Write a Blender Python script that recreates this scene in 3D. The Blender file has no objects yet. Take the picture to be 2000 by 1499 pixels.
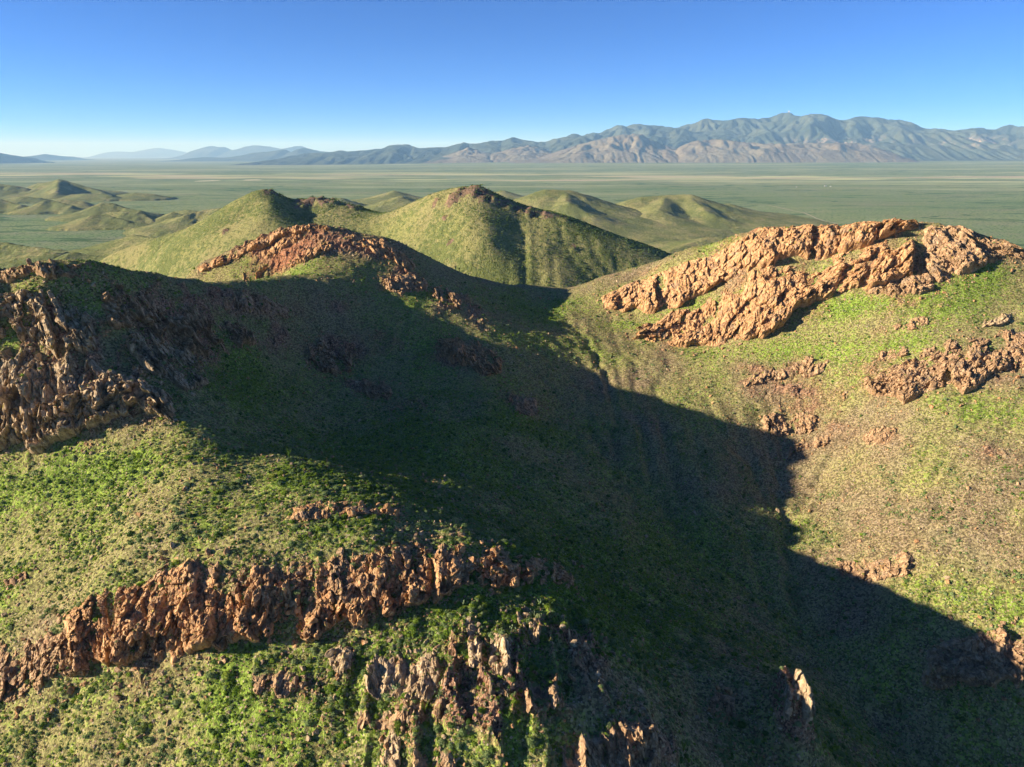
import bpy, math, random, time
import numpy as np
T0 = time.time()
random.seed(7)
RNG = np.random.default_rng(11)
scene = bpy.context.scene

# ------------------------------------------------------------------ camera
ZC = 230.0                       # camera height over the plain
FPX = 1334.0                     # focal length in photo pixels (2000 wide)
V0 = 303.0                       # eye level row
PITCH = math.atan((749.5 - V0) / FPX)
cam_d = bpy.data.cameras.new('camera')
cam_d.sensor_width = 36.0
cam_d.lens = FPX / 2000.0 * 36.0
cam_d.clip_start = 1.0
cam_d.clip_end = 200000.0
cam = bpy.data.objects.new('camera', cam_d)
scene.collection.objects.link(cam)
cam.location = (0, 0, ZC)
cam.rotation_euler = (math.pi / 2 - PITCH, 0, 0)
scene.camera = cam

# ------------------------------------------------------------------ sky and sun
SUN_EL = math.radians(17.2)
SUN_AZ = math.radians(-99.0)     # clockwise from +Y (the view direction): sun at the left, a little behind
world = bpy.data.worlds.new('World')
scene.world = world
world.use_nodes = True
wn = world.node_tree.nodes
wl = world.node_tree.links
for n in list(wn): wn.remove(n)
w_out = wn.new('ShaderNodeOutputWorld')
w_bg = wn.new('ShaderNodeBackground')
w_sky = wn.new('ShaderNodeTexSky')
w_sky.sky_type = 'NISHITA'
w_sky.sun_disc = False
w_sky.sun_elevation = SUN_EL
w_sky.sun_rotation = SUN_AZ
w_sky.altitude = 1500
w_sky.air_density = 0.5
w_sky.dust_density = 0.0
w_sky.ozone_density = 10.0
w_bg.inputs['Strength'].default_value = 0.079
wl.new(w_sky.outputs[0], w_bg.inputs[0])
wl.new(w_bg.outputs[0], w_out.inputs[0])
sun_d = bpy.data.lights.new('sun', 'SUN')
sun_d.energy = 5.0
sun_d.angle = math.radians(0.5)
sun_d.color = (1.0, 0.90, 0.74)
sun = bpy.data.objects.new('sun', sun_d)
scene.collection.objects.link(sun)
# a sun lamp shines along its -Z
from mathutils import Vector
SUN_DIR = Vector((math.sin(SUN_AZ) * math.cos(SUN_EL), math.cos(SUN_AZ) * math.cos(SUN_EL), math.sin(SUN_EL)))
sun.rotation_euler = SUN_DIR.to_track_quat('Z', 'Y').to_euler()

scene.view_settings.view_transform = 'Standard'
scene.view_settings.look = 'None'
scene.view_settings.exposure = 1.42
scene.view_settings.gamma = 1.0
scene.view_settings.use_curve_mapping = False
scene.cycles.max_bounces = 4
scene.cycles.diffuse_bounces = 2
scene.cycles.glossy_bounces = 1
scene.cycles.transmission_bounces = 2
scene.cycles.transparent_max_bounces = 4
scene.cycles.volume_bounces = 0
scene.cycles.use_denoising = True
scene.cycles.use_adaptive_sampling = True
scene.cycles.adaptive_threshold = 0.015

# ------------------------------------------------------------------ noise
def hsh(ix, iy, iz, seed):
    h = (ix.astype(np.int64) * 374761393 + iy.astype(np.int64) * 668265263 + iz.astype(np.int64) * 2147483647 + seed * 1274126177) & 0xFFFFFFFF
    h = ((h ^ (h >> 13)) * 1274126177) & 0xFFFFFFFF
    h = ((h ^ (h >> 16)) * 2246822519) & 0xFFFFFFFF
    h = h ^ (h >> 15)
    return (h & 0xFFFFFF).astype(np.float64) / float(0x1000000)

def n2(x, y, seed=0):
    ix = np.floor(x); iy = np.floor(y)
    fx = x - ix; fy = y - iy
    fx = fx * fx * fx * (fx * (fx * 6 - 15) + 10); fy = fy * fy * fy * (fy * (fy * 6 - 15) + 10)
    o = np.zeros_like(ix)
    a = hsh(ix, iy, o, seed); b = hsh(ix + 1, iy, o, seed); c = hsh(ix, iy + 1, o, seed); d = hsh(ix + 1, iy + 1, o, seed)
    return (a + (b - a) * fx) * (1 - fy) + (c + (d - c) * fx) * fy

def n3(x, y, z, seed=0):
    ix = np.floor(x); iy = np.floor(y); iz = np.floor(z)
    f = [x - ix, y - iy, z - iz]
    f = [q * q * q * (q * (q * 6 - 15) + 10) for q in f]
    r = 0
    for k in range(8):
        dx, dy, dz = k & 1, (k >> 1) & 1, k >> 2
        w = (f[0] if dx else 1 - f[0]) * (f[1] if dy else 1 - f[1]) * (f[2] if dz else 1 - f[2])
        r = r + w * hsh(ix + dx, iy + dy, iz + dz, seed)
    return r

def fbm2(x, y, oct=4, seed=0, gain=0.5):
    s = 0; a = 1.0; t = 0
    for k in range(oct):
        s = s + a * (n2(x + 17.3 * k, y - 9.1 * k, seed + k) - 0.5); t += a
        a *= gain; x = x * 2.03; y = y * 2.03
    return s / t * 2          # about -1 .. 1

def fbm3(x, y, z, oct=3, seed=0):
    s = 0; a = 1.0; t = 0
    for k in range(oct):
        s = s + a * (n3(x, y, z, seed + k) - 0.5); t += a
        a *= 0.5; x = x * 2.03; y = y * 2.03; z = z * 2.03
    return s / t * 2

def worley(px, py, pz, seed=0):
    """F1, F2, a random number per cell and a facet value (a random plane per cell)"""
    ix = np.floor(px); iy = np.floor(py); iz = np.floor(pz)
    F1 = np.full(px.shape, 9.0); F2 = np.full(px.shape, 9.0)
    cid = np.zeros(px.shape); fac = np.zeros(px.shape)
    for dx in (-1, 0, 1):
        for dy in (-1, 0, 1):
            for dz in (-1, 0, 1):
                cx = ix + dx; cy = iy + dy; cz = iz + dz
                qx = cx + hsh(cx, cy, cz, seed) - px
                qy = cy + hsh(cx, cy, cz, seed + 1) - py
                qz = cz + hsh(cx, cy, cz, seed + 2) - pz
                d = np.sqrt(qx * qx + qy * qy + qz * qz)
                c = hsh(cx, cy, cz, seed + 3)
                g1 = hsh(cx, cy, cz, seed + 4) - 0.5; g2 = hsh(cx, cy, cz, seed + 5) - 0.5; g3 = hsh(cx, cy, cz, seed + 6) - 0.5
                near = d < F1
                F2 = np.where(near, F1, np.minimum(F2, d))
                F1 = np.where(near, d, F1)
                cid = np.where(near, c, cid)
                fac = np.where(near, -(qx * g1 + qy * g2 + qz * g3) * 2, fac)
    return F1, F2, cid, fac

def smooth(a, b, x):
    t = np.clip((x - a) / (b - a), 0, 1)
    return t * t * (3 - 2 * t)

# ------------------------------------------------------------------ projection
SP, CP = math.sin(PITCH), math.cos(PITCH)
def ray(u, v):
    r = (np.asarray(u, float) - 1000.0) / FPX; q = (749.5 - np.asarray(v, float)) / FPX
    return r, CP + q * SP, -SP + q * CP
def P(u, v, Y):
    dx, dy, dz = ray(u, v)
    return dx / dy * Y, Y, ZC + dz / dy * Y
def proj(x, y, z):
    z = z - ZC
    fw = y * CP - z * SP; up = y * SP + z * CP
    return 1000 + FPX * x / fw, 749.5 - FPX * up / fw

# ------------------------------------------------------------------ scene helpers
def tag(o, label=None, cat=None, group=None, kind=None):
    if label: o['label'] = label
    if cat: o['category'] = cat
    if group: o['group'] = group
    if kind: o['kind'] = kind
    return o

def mesh_from(name, V, F, mat=None, smooth_shade=True, attrs=None, flat=None):
    me = bpy.data.meshes.new(name)
    V = np.asarray(V, np.float32); F = np.asarray(F, np.int32)
    k = F.shape[1]
    me.vertices.add(len(V)); me.vertices.foreach_set('co', V.ravel())
    me.loops.add(F.size); me.loops.foreach_set('vertex_index', F.ravel())
    me.polygons.add(len(F))
    me.polygons.foreach_set('loop_start', np.arange(0, F.size, k, dtype=np.int32))
    me.polygons.foreach_set('loop_total', np.full(len(F), k, np.int32))
    me.polygons.foreach_set('use_smooth', np.full(len(F), smooth_shade, bool))
    if flat is not None: me.polygons.foreach_set('use_smooth', ~flat)
    for an, av in (attrs or {}).items():
        at = me.attributes.new(an, 'FLOAT', 'POINT'); at.data.foreach_set('value', np.asarray(av, np.float32).ravel())
    me.update(calc_edges=True)
    me.validate()
    if mat: me.materials.append(mat)
    return me

def link(name, me, parent=None, loc=(0, 0, 0)):
    o = bpy.data.objects.new(name, me)
    scene.collection.objects.link(o)
    o.location = loc
    if parent: o.parent = parent
    return o

def grid_faces(nr, nc, keep=None):
    i = np.arange(nr - 1)[:, None] * nc + np.arange(nc - 1)[None, :]
    F = np.stack([i, i + 1, i + nc + 1, i + nc], -1).reshape(-1, 4)
    return F if keep is None else F[keep.ravel()]

# ------------------------------------------------------------------ materials
class NT:
    def __init__(self, name):
        self.m = bpy.data.materials.new(name); self.m.use_nodes = True
        self.t = self.m.node_tree
        for n in list(self.t.nodes): self.t.nodes.remove(n)
        self.out = self.t.nodes.new('ShaderNodeOutputMaterial')
        self.co = self.t.nodes.new('ShaderNodeTexCoord').outputs['Object']
    def n(self, ty, **kw):
        nd = self.t.nodes.new(ty)
        for k, v in kw.items(): setattr(nd, k, v)
        return nd
    def set(self, sock, v):
        if hasattr(v, 'is_linked') or isinstance(v, bpy.types.NodeSocket): self.t.links.new(v, sock)
        else: sock.default_value = v
    def noise(self, scale, detail=3, rough=0.6, vec=None, dist=0.0):
        nd = self.n('ShaderNodeTexNoise'); nd.noise_dimensions = '3D'
        self.set(nd.inputs['Vector'], vec if vec is not None else self.co)
        nd.inputs['Scale'].default_value = scale; nd.inputs['Detail'].default_value = detail
        nd.inputs['Roughness'].default_value = rough; nd.inputs['Distortion'].default_value = dist
        return nd.outputs['Fac']
    def voronoi(self, scale, feature='F1', out='Distance', vec=None):
        nd = self.n('ShaderNodeTexVoronoi'); nd.feature = feature
        self.set(nd.inputs['Vector'], vec if vec is not None else self.co)
        nd.inputs['Scale'].default_value = scale
        return nd.outputs[out]
    def scalevec(self, s):
        nd = self.n('ShaderNodeMapping'); self.set(nd.inputs['Vector'], self.co); nd.inputs['Scale'].default_value = s
        return nd.outputs[0]
    def ramp(self, fac, stops):
        nd = self.n('ShaderNodeMapRange'); nd.interpolation_type = 'SMOOTHSTEP'
        self.set(nd.inputs['Value'], fac)
        nd.inputs['From Min'].default_value = stops[0]; nd.inputs['From Max'].default_value = stops[1]
        nd.inputs['To Min'].default_value = stops[2] if len(stops) > 2 else 0.0
        nd.inputs['To Max'].default_value = stops[3] if len(stops) > 2 else 1.0
        return nd.outputs[0]
    def mix(self, fac, a, b):
        nd = self.n('ShaderNodeMix'); nd.data_type = 'RGBA'
        self.set(nd.inputs[0], fac)
        self.set(nd.inputs[6], a if not isinstance(a, tuple) else (*a, 1)); self.set(nd.inputs[7], b if not isinstance(b, tuple) else (*b, 1))
        return nd.outputs[2]
    def math(self, op, a, b=0.0, c=0.0):
        nd = self.n('ShaderNodeMath'); nd.operation = op
        self.set(nd.inputs[0], a); self.set(nd.inputs[1], b); self.set(nd.inputs[2], c)
        return nd.outputs[0]
    def attr(self, name):
        nd = self.n('ShaderNodeAttribute'); nd.attribute_name = name
        return nd.outputs['Fac']
    def bump(self, h, strength, dist):
        nd = self.n('ShaderNodeBump'); nd.inputs['Strength'].default_value = strength; nd.inputs['Distance'].default_value = dist
        self.set(nd.inputs['Height'], h)
        return nd.outputs[0]
    def bsdf(self, col, rough=0.9, normal=None, spec=0.15):
        nd = self.n('ShaderNodeBsdfPrincipled')
        self.set(nd.inputs['Base Color'], col if not isinstance(col, tuple) else (*col, 1))
        nd.inputs['Roughness'].default_value = rough
        nd.inputs['Specular IOR Level'].default_value = spec
        if normal is not None: self.set(nd.inputs['Normal'], normal)
        self.t.links.new(nd.outputs[0], self.out.inputs[0])
        return nd

def hillside_material():
    t = NT('hillside_soil_and_grass')
    veg = t.attr('veg'); rock = t.attr('rock'); red = t.attr('red')
    n1 = t.noise(0.05, 4); nf = t.noise(0.55, 4, 0.7); nff = t.noise(2.2, 3, 0.7)
    soil = t.mix(t.ramp(nf, (0.35, 0.65)), (0.165, 0.115, 0.066), (0.265, 0.195, 0.115))
    soil = t.mix(t.ramp(n1, (0.4, 0.7)), soil, (0.225, 0.185, 0.10))
    dry = t.mix(nff, (0.19, 0.18, 0.06), (0.275, 0.25, 0.10))
    grass = t.mix(t.ramp(nf, (0.35, 0.7)), (0.105, 0.18, 0.024), (0.225, 0.285, 0.05))
    f1 = t.math('ADD', t.math('MULTIPLY', t.math('SUBTRACT', nff, 0.5), 1.6), t.math('ADD', veg, 0.32))
    col = t.mix(t.ramp(f1, (0.3, 0.6)), soil, dry)
    f2 = t.math('ADD', t.math('MULTIPLY', t.math('SUBTRACT', nf, 0.5), 2.4), veg)
    col = t.mix(t.ramp(f2, (0.38, 0.72)), col, grass)
    rk = t.mix(t.ramp(t.noise(0.9, 5, 0.75), (0.35, 0.68)), (0.17, 0.085, 0.05), (0.36, 0.215, 0.13))
    rk = t.mix(red, rk, t.mix(nff, (0.30, 0.12, 0.06), (0.40, 0.19, 0.095)))
    fr = t.math('ADD', t.math('MULTIPLY', t.math('SUBTRACT', nff, 0.5), 1.2), rock)
    col = t.mix(t.ramp(fr, (0.38, 0.62)), col, rk)
    # tufts, clods and stones: each small cell has its own tone
    vc = t.n('ShaderNodeTexVoronoi'); t.set(vc.inputs['Vector'], t.co); vc.inputs['Scale'].default_value = 1.5
    sp = t.n('ShaderNodeSeparateColor'); t.set(sp.inputs[0], vc.outputs['Color'])
    tone = t.ramp(sp.outputs[0], (0.0, 1.0, 0.45, 1.5))
    mul = t.n('ShaderNodeVectorMath'); mul.operation = 'SCALE'; t.set(mul.inputs[0], col); t.set(mul.inputs['Scale'], tone)
    col = mul.outputs[0]
    stone = t.math('MULTIPLY', t.ramp(sp.outputs[1], (0.80, 0.84)), t.ramp(vc.outputs['Distance'], (0.5, 0.3)))
    col = t.mix(stone, col, t.mix(sp.outputs[2], (0.22, 0.145, 0.09), (0.44, 0.35, 0.26)))
    h = t.math('ADD', t.math('MULTIPLY', nf, 0.6), t.math('MULTIPLY', nff, 0.4))
    h = t.math('ADD', h, t.math('MULTIPLY', sp.outputs[0], 0.45))
    t.bsdf(col, 0.95, t.bump(h, 1.0, 0.8), 0.05)
    return t.m

def midhill_material():
    t = NT('distant_hill_scrub')
    veg = t.attr('veg'); rock = t.attr('rock')
    n1 = t.noise(0.012, 4); nf = t.noise(0.16, 4, 0.7); nff = t.noise(0.5, 3, 0.7)
    base = t.mix(t.ramp(n1, (0.35, 0.65)), (0.265, 0.235, 0.10), (0.245, 0.24, 0.085))
    scrub = t.mix(nff, (0.10, 0.125, 0.036), (0.18, 0.195, 0.065))
    nm = t.noise(0.04, 6, 0.75)
    f = t.math('ADD', t.math('MULTIPLY', t.math('SUBTRACT', nf, 0.5), 1.8), t.math('ADD', veg, t.math('MULTIPLY', t.math('SUBTRACT', nm, 0.5), 1.3)))
    col = t.mix(t.ramp(f, (0.3, 0.7)), base, scrub)
    col = t.mix(t.ramp(t.voronoi(0.11), (0.36, 0.2, 0.0, 0.5)), col, (0.07, 0.095, 0.03))
    rk = t.mix(t.ramp(nf, (0.35, 0.65)), (0.115, 0.075, 0.05), (0.25, 0.165, 0.105))
    fr = t.math('ADD', t.math('MULTIPLY', t.math('SUBTRACT', nf, 0.5), 1.6), rock)
    col = t.mix(t.ramp(fr, (0.4, 0.65)), col, rk)
    t.bsdf(col, 0.95, t.bump(t.math('ADD', nf, t.math('MULTIPLY', nff, 0.5)), 1.0, 3.0), 0.05)
    return t.m

def plain_material():
    t = NT('desert_plain')
    sep = t.n('ShaderNodeSeparateXYZ'); t.set(sep.inputs[0], t.co)
    wide = t.scalevec((0.00022, 0.0011, 0.0))
    w2 = t.scalevec((0.0006, 0.0035, 0.0))
    big = t.noise(1.0, 5, 0.65, wide); st = t.noise(1.0, 6, 0.7, w2)
    fine = t.noise(0.02, 5, 0.75); vf = t.noise(0.12, 3, 0.7)
    mott = t.noise(1.0, 6, 0.72, t.scalevec((0.0013, 0.004, 0.0)))
    green = t.mix(t.ramp(big, (0.35, 0.65)), (0.155, 0.225, 0.095), (0.245, 0.285, 0.13))
    green = t.mix(t.ramp(mott, (0.47, 0.68)), green, (0.255, 0.25, 0.15))
    green = t.mix(t.ramp(mott, (0.46, 0.28)), green, (0.065, 0.125, 0.06))
    green = t.mix(t.ramp(fine, (0.45, 0.7)), green, (0.225, 0.24, 0.14))
    green = t.mix(t.ramp(vf, (0.48, 0.62)), green, (0.07, 0.125, 0.05))
    wash = t.math('ABSOLUTE', t.math('SUBTRACT', t.noise(1.0, 4, 0.6, t.scalevec((0.0005, 0.0012, 0.0))), 0.5))
    green = t.mix(t.ramp(wash, (0.012, 0.003, 0.0, 0.75)), green, (0.05, 0.105, 0.04))
    pale = t.math('MULTIPLY', t.ramp(t.noise(1.0, 5, 0.65, t.scalevec((0.00028, 0.00085, 0.0))), (0.50, 0.64, 0.0, 0.65)), t.ramp(sep.outputs[1], (2600, 5500)))
    green = t.mix(pale, green, (0.35, 0.37, 0.20))
    # bare pale soil in thin wide streaks
    bare = t.ramp(st, (0.62, 0.72, 0.0, 0.75))
    near = t.ramp(sep.outputs[1], (1500, 3500))
    col = t.mix(t.math('MULTIPLY', bare, near), green, (0.36, 0.27, 0.19))
    # the dry-grass flats in the middle of the basin, defined along the basin's own line
    ln = t.math('ADD', sep.outputs[1], t.math('MULTIPLY', sep.outputs[0], 0.12))
    ln = t.math('ADD', ln, t.math('MULTIPLY', t.math('SUBTRACT', big, 0.5), 5000.0))
    d = t.math('ABSOLUTE', t.math('SUBTRACT', ln, 8000.0))
    band = t.ramp(d, (3000, 300))
    gaps = t.noise(1.0, 3, 0.6, t.scalevec((0.00035, 0.0007, 0.0)))
    pat = t.ramp(t.math('ADD', t.math('ADD', st, t.math('MULTIPLY', band, 0.17)), t.math('MULTIPLY', t.math('SUBTRACT', gaps, 0.5), 1.1)), (0.60, 0.74))
    far = t.ramp(sep.outputs[1], (9000, 14000))
    st2 = t.noise(1.0, 5, 0.7, t.scalevec((0.00025, 0.0016, 0.0)))
    col = t.mix(t.math('MULTIPLY', far, t.ramp(st2, (0.5, 0.66, 0.0, 0.7))), col, (0.30, 0.30, 0.16))
    col = t.mix(t.math('MULTIPLY', far, t.ramp(st2, (0.48, 0.32, 0.0, 0.6))), col, (0.07, 0.10, 0.07))
    flat = t.mix(t.ramp(t.noise(1.0, 4, 0.6, t.scalevec((0.0004, 0.0025, 0))), (0.45, 0.6)), (0.44, 0.46, 0.22), (0.40, 0.33, 0.22))
    col = t.mix(t.math('MULTIPLY', pat, band), col, flat)
    t.bsdf(col, 1.0, t.bump(t.math('ADD', fine, vf), 0.25, 2.0), 0.0)
    return t.m

def mountain_material(name, a, b, pale=None):
    t = NT(name)
    n1 = t.noise(0.0012, 6, 0.65); n_f = t.noise(0.01, 5, 0.7)
    col = t.mix(t.ramp(n1, (0.38, 0.62)), a, b)
    col = t.mix(t.ramp(n_f, (0.5, 0.7)), col, tuple(c * 0.7 for c in a))
    if pale:
        col = t.mix(t.math('MULTIPLY', t.attr('pale'), t.ramp(n_f, (0.42, 0.58))), col, pale)
    t.bsdf(col, 1.0, t.bump(n_f, 1.0, 40.0), 0.0)
    return t.m

def rock_material(name, a, b, c, lichen=0.0, pale=0.0):
    t = NT(name)
    n1 = t.noise(0.16, 4, 0.6); nf = t.noise(0.9, 5, 0.72); nff = t.noise(3.5, 3, 0.7)
    streak = t.noise(1.0, 4, 0.7, t.scalevec((0.9, 0.9, 0.12)))
    col = t.mix(t.ramp(n1, (0.38, 0.62)), a, b)
    col = t.mix(t.ramp(nf, (0.42, 0.66)), col, c)
    col = t.mix(t.ramp(streak, (0.56, 0.72, 0.0, 0.6)), col, tuple(q * 0.42 for q in a))
    col = t.mix(t.ramp(t.noise(0.5, 3, 0.6), (0.6, 0.72, 0.0, 0.6)), col, (0.44, 0.33, 0.21))
    col = t.mix(t.ramp(t.noise(0.11, 3, 0.6), (0.55, 0.68, 0.0, 0.5)), col, (0.19, 0.155, 0.12))
    vr = t.n('ShaderNodeTexVoronoi'); t.set(vr.inputs['Vector'], t.scalevec((0.8, 0.8, 0.45))); vr.inputs['Scale'].default_value = 1.0
    sr = t.n('ShaderNodeSeparateColor'); t.set(sr.inputs[0], vr.outputs['Color'])
    mr = t.n('ShaderNodeVectorMath'); mr.operation = 'SCALE'; t.set(mr.inputs[0], col); t.set(mr.inputs['Scale'], t.ramp(sr.outputs[0], (0.0, 1.0, 0.68, 1.28)))
    col = mr.outputs[0]
    if lichen:
        lm = t.ramp(t.noise(0.45, 4, 0.65, t.scalevec((1.3, 1.3, 0.5))), (0.66 - lichen, 0.72 - lichen, 0, 0.8))
        col = t.mix(lm, col, (0.30, 0.25, 0.045))
    g = t.attr('ledge')
    gm = t.ramp(t.math('ADD', g, t.math('MULTIPLY', t.math('SUBTRACT', nf, 0.5), 1.2)), (0.5, 0.75))
    col = t.mix(gm, col, t.mix(nff, (0.10, 0.14, 0.03), (0.27, 0.25, 0.10)))
    h = t.math('ADD', t.math('MULTIPLY', nf, 0.7), t.math('MULTIPLY', nff, 0.3))
    t.bsdf(col, 0.92, t.bump(h, 1.0, 0.5), 0.1)
    return t.m

def leaf_material(name, a, b, c, soft=0.25):
    t = NT(name)
    oi = t.n('ShaderNodeObjectInfo')
    col = t.mix(t.ramp(oi.outputs['Random'], (0.0, 0.7)), a, b)
    col = t.mix(t.ramp(oi.outputs['Random'], (0.75, 1.0)), col, c)
    col = t.mix(t.noise(5.0, 2), col, t.mix(0.5, col, a))
    d = t.n('ShaderNodeBsdfDiffuse'); t.set(d.inputs[0], col)
    tr = t.n('ShaderNodeBsdfTranslucent'); t.set(tr.inputs[0], col)
    mx = t.n('ShaderNodeMixShader'); mx.inputs[0].default_value = soft
    t.t.links.new(d.outputs[0], mx.inputs[1]); t.t.links.new(tr.outputs[0], mx.inputs[2])
    t.t.links.new(mx.outputs[0], t.out.inputs[0])
    return t.m

M_HILL = hillside_material()
M_MID = midhill_material()
M_PLAIN = plain_material()
M_MTN = mountain_material('far_mountain', (0.045, 0.062, 0.045), (0.085, 0.10, 0.065), (0.42, 0.34, 0.26))
M_FOOT = mountain_material('brown_foothill', (0.15, 0.125, 0.085), (0.20, 0.18, 0.115), (0.27, 0.22, 0.16))
M_RED = rock_material('red_brown_rock', (0.31, 0.155, 0.068), (0.40, 0.225, 0.105), (0.48, 0.31, 0.16), 0.05)
M_BROWN = rock_material('brown_rock', (0.25, 0.145, 0.075), (0.34, 0.215, 0.115), (0.43, 0.295, 0.17), 0.03)
M_TAN = rock_material('tan_rock', (0.28, 0.19, 0.105), (0.37, 0.265, 0.155), (0.45, 0.35, 0.225), 0.05)

# ------------------------------------------------------------------ near hillside: points read off the view
CPTS = [
 # bottom edge and front of the spur
 (-300,1499,158),(0,1499,146),(250,1499,136),(500,1499,128),(750,1499,123),(1000,1499,121),(1250,1499,127),(1500,1499,150),(1700,1499,166),(1820,1499,186),(2000,1499,182),(2300,1499,170),
 (0,1390,158),(200,1400,147),(500,1400,136),(800,1400,131),(1000,1400,129),(1250,1400,138),(1400,1400,163),(1546,1415,161),(1546,1350,168),(1640,1400,186),(1620,1450,170),(1700,1450,182),
 (0,1290,172),(200,1305,159),(400,1250,158),(600,1235,157),(800,1180,163),(1000,1150,172),(1000,1250,153),(800,1280,147),(1130,1160,186),
 # spur top
 (0,1220,181),(170,1185,173),(330,1100,178),(500,1090,173),(700,1065,175),(860,1055,183),(1000,1070,186),(1120,1110,188),
 (0,1100,202),(200,1080,190),(0,1000,224),(200,1000,208),(400,1000,194),(0,930,238),(200,930,223),(400,920,212),(0,885,246),(150,860,240),(300,850,234),(400,840,236),
 (560,900,222),(640,940,212),(720,970,203),(900,1040,187),(500,960,205),
 # back of the spur, the bowl
 (900,1000,212),(900,950,250),(900,880,290),(900,800,335),(900,700,390),(900,640,425),(890,560,490),
 (800,950,238),(1000,1000,238),(1000,900,295),(1000,800,345),(1000,700,400),(1000,620,470),(1100,800,372),(1100,900,315),(1100,1000,262),(1050,1065,215),
 (600,620,400),(600,700,370),(600,800,320),(600,870,280),(500,870,254),(700,700,385),(700,800,330),(700,900,267),(750,620,420),(500,700,330),(500,800,286),
 (1200,1000,272),(1200,1100,232),(1200,1180,203),(1250,1250,182),(1400,1250,203),
 # gully
 (1060,580,530),(1100,650,460),(1180,770,390),(1235,850,345),(1270,900,330),(1300,1000,300),(1380,1112,262),(1460,1188,242),(1524,1240,232),(1580,1284,222),(1660,1331,214),(1723,1387,205),(1779,1451,194),
 # right wall
 (1250,800,372),(1250,700,430),(1250,620,480),(1250,545,520),
 (1400,1000,294),(1400,900,330),(1400,800,368),(1400,700,414),(1400,620,452),(1400,540,478),
 (1600,500,442),(1600,560,425),(1500,950,320),(1600,600,413),(1600,700,384),(1600,800,355),(1600,900,326),(1600,1000,297),(1600,1100,268),(1600,1200,245),
 (1800,520,405),(1800,600,380),(1800,700,350),(1800,800,319),(1800,900,292),(1800,1000,267),(1800,1100,246),(1800,1200,226),(1800,1300,211),(1800,1400,198),
 (2000,550,385),(2000,600,368),(2000,700,332),(2000,800,300),(2000,900,272),(2000,1000,250),(2000,1100,232),(2000,1200,216),(2000,1300,202),(2000,1400,191),
 (2300,600,345),(2300,800,275),(2300,1000,230),(2300,1300,188),
 # right crest
 (1050,560,560),(1120,560,550),(1180,540,535),(1250,518,525),(1300,498,512),(1350,482,500),(1420,463,485),(1480,449,472),(1600,441,455),(1700,432,440),(1760,429,432),(1830,444,425),(1900,460,418),(1960,472,412),(2000,487,408),(2200,540,395),
 # middle hill
 (365,532,520),(430,502,525),(500,469,525),(560,449,525),(640,438,522),(700,447,520),(760,464,518),(820,492,520),(880,522,530),(940,547,545),(1000,559,555),
 (600,500,480),(700,520,470),(600,535,455),(750,570,450),(850,600,440),
 # left ridge
 (0,527,284),(80,518,282),(175,522,289),(250,527,302),(325,537,322),(400,543,350),(480,543,380),(560,547,410),(630,558,425),
 (0,720,259),(0,600,274),(150,710,258),(150,600,277),(300,800,246),(300,700,276),(300,620,302),(400,750,282),(400,650,320),(450,600,355),
]
HID = [ # ground the camera cannot see: (x, y, z under the camera)
 (-420,300,-80),(-320,275,-40),(-250,268,-40),(-420,400,-170),(-300,420,-135),(-260,480,-150),(-190,440,-92),(-170,480,-88),(-250,560,-170),(-350,520,-200),
 (-260,640,-210),(-100,680,-195),(60,680,-185),(200,660,-215),(320,620,-205),(450,560,-190),(520,480,-170),
 (-600,760,-237),(-300,760,-237),(0,760,-237),(300,760,-237),(600,760,-237),(-600,550,-235),(700,600,-236),(-650,380,-205),
 (-260,210,-160),(-330,240,-150),(-400,180,-190),(-560,240,-190),(-230,140,-180),(-120,60,-178),(0,60,-168),(110,60,-185),(220,80,-215),(330,130,-215),(420,220,-160),(520,320,-110),(-350,60,-190),(-600,60,-220),(450,60,-230),(620,200,-190),(650,400,-160),
]
CREST = [q for q in CPTS if q in set([(1120,560,550),(1180,540,535),(1250,518,525),(1300,498,512),(1350,482,500),(1420,463,485),(1480,449,472),(1600,441,455),(1700,432,440),(1760,429,432),(1830,444,425),(1900,460,418),(1960,472,412),(2000,487,408),(2200,540,395),
 (430,502,525),(500,469,525),(560,449,525),(640,438,522),(700,447,520),(760,464,518),(820,492,520),(880,522,530),(940,547,545),(1000,559,555),(1050,560,560),
 (0,527,284),(80,518,282),(175,522,289),(250,527,302),(325,537,322),(400,543,350)])]
for u, v, Y in CREST:           # the ground falls away behind every crest
    x, y, z = P(u, v, Y)
    HID += [(x * (1 + 14 / y), y + 14, z - ZC - 4.5), (x * (1 + 40 / y), y + 40, z - ZC - 19)]
pts = np.array([P(u, v, Y) for u, v, Y in CPTS] + [(x, y, z + ZC) for x, y, z in HID], float)
SC = 200.0
A = pts[:, :2] / SC
def kern(d2): return np.where(d2 > 0, d2 * np.log(np.maximum(d2, 1e-12)) * 0.5, 0.0)
d2 = ((A[:, None] - A[None]) ** 2).sum(-1)
N = len(A)
K = np.zeros((N + 3, N + 3)); K[:N, :N] = kern(d2) + np.eye(N) * 0.002
K[:N, N] = 1; K[:N, N + 1:] = A; K[N, :N] = 1; K[N + 1:, :N] = A.T
W = np.linalg.solve(K, np.concatenate([pts[:, 2], [0, 0, 0]]))
def zbase(x, y):
    x = np.asarray(x, float); y = np.asarray(y, float); sh = x.shape
    X = x.ravel() / SC; Y = y.ravel() / SC
    out = W[N] + W[N + 1] * X + W[N + 2] * Y
    for k in range(N):
        out = out + W[k] * kern((X - A[k, 0]) ** 2 + (Y - A[k, 1]) ** 2)
    return out.reshape(sh)

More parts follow.
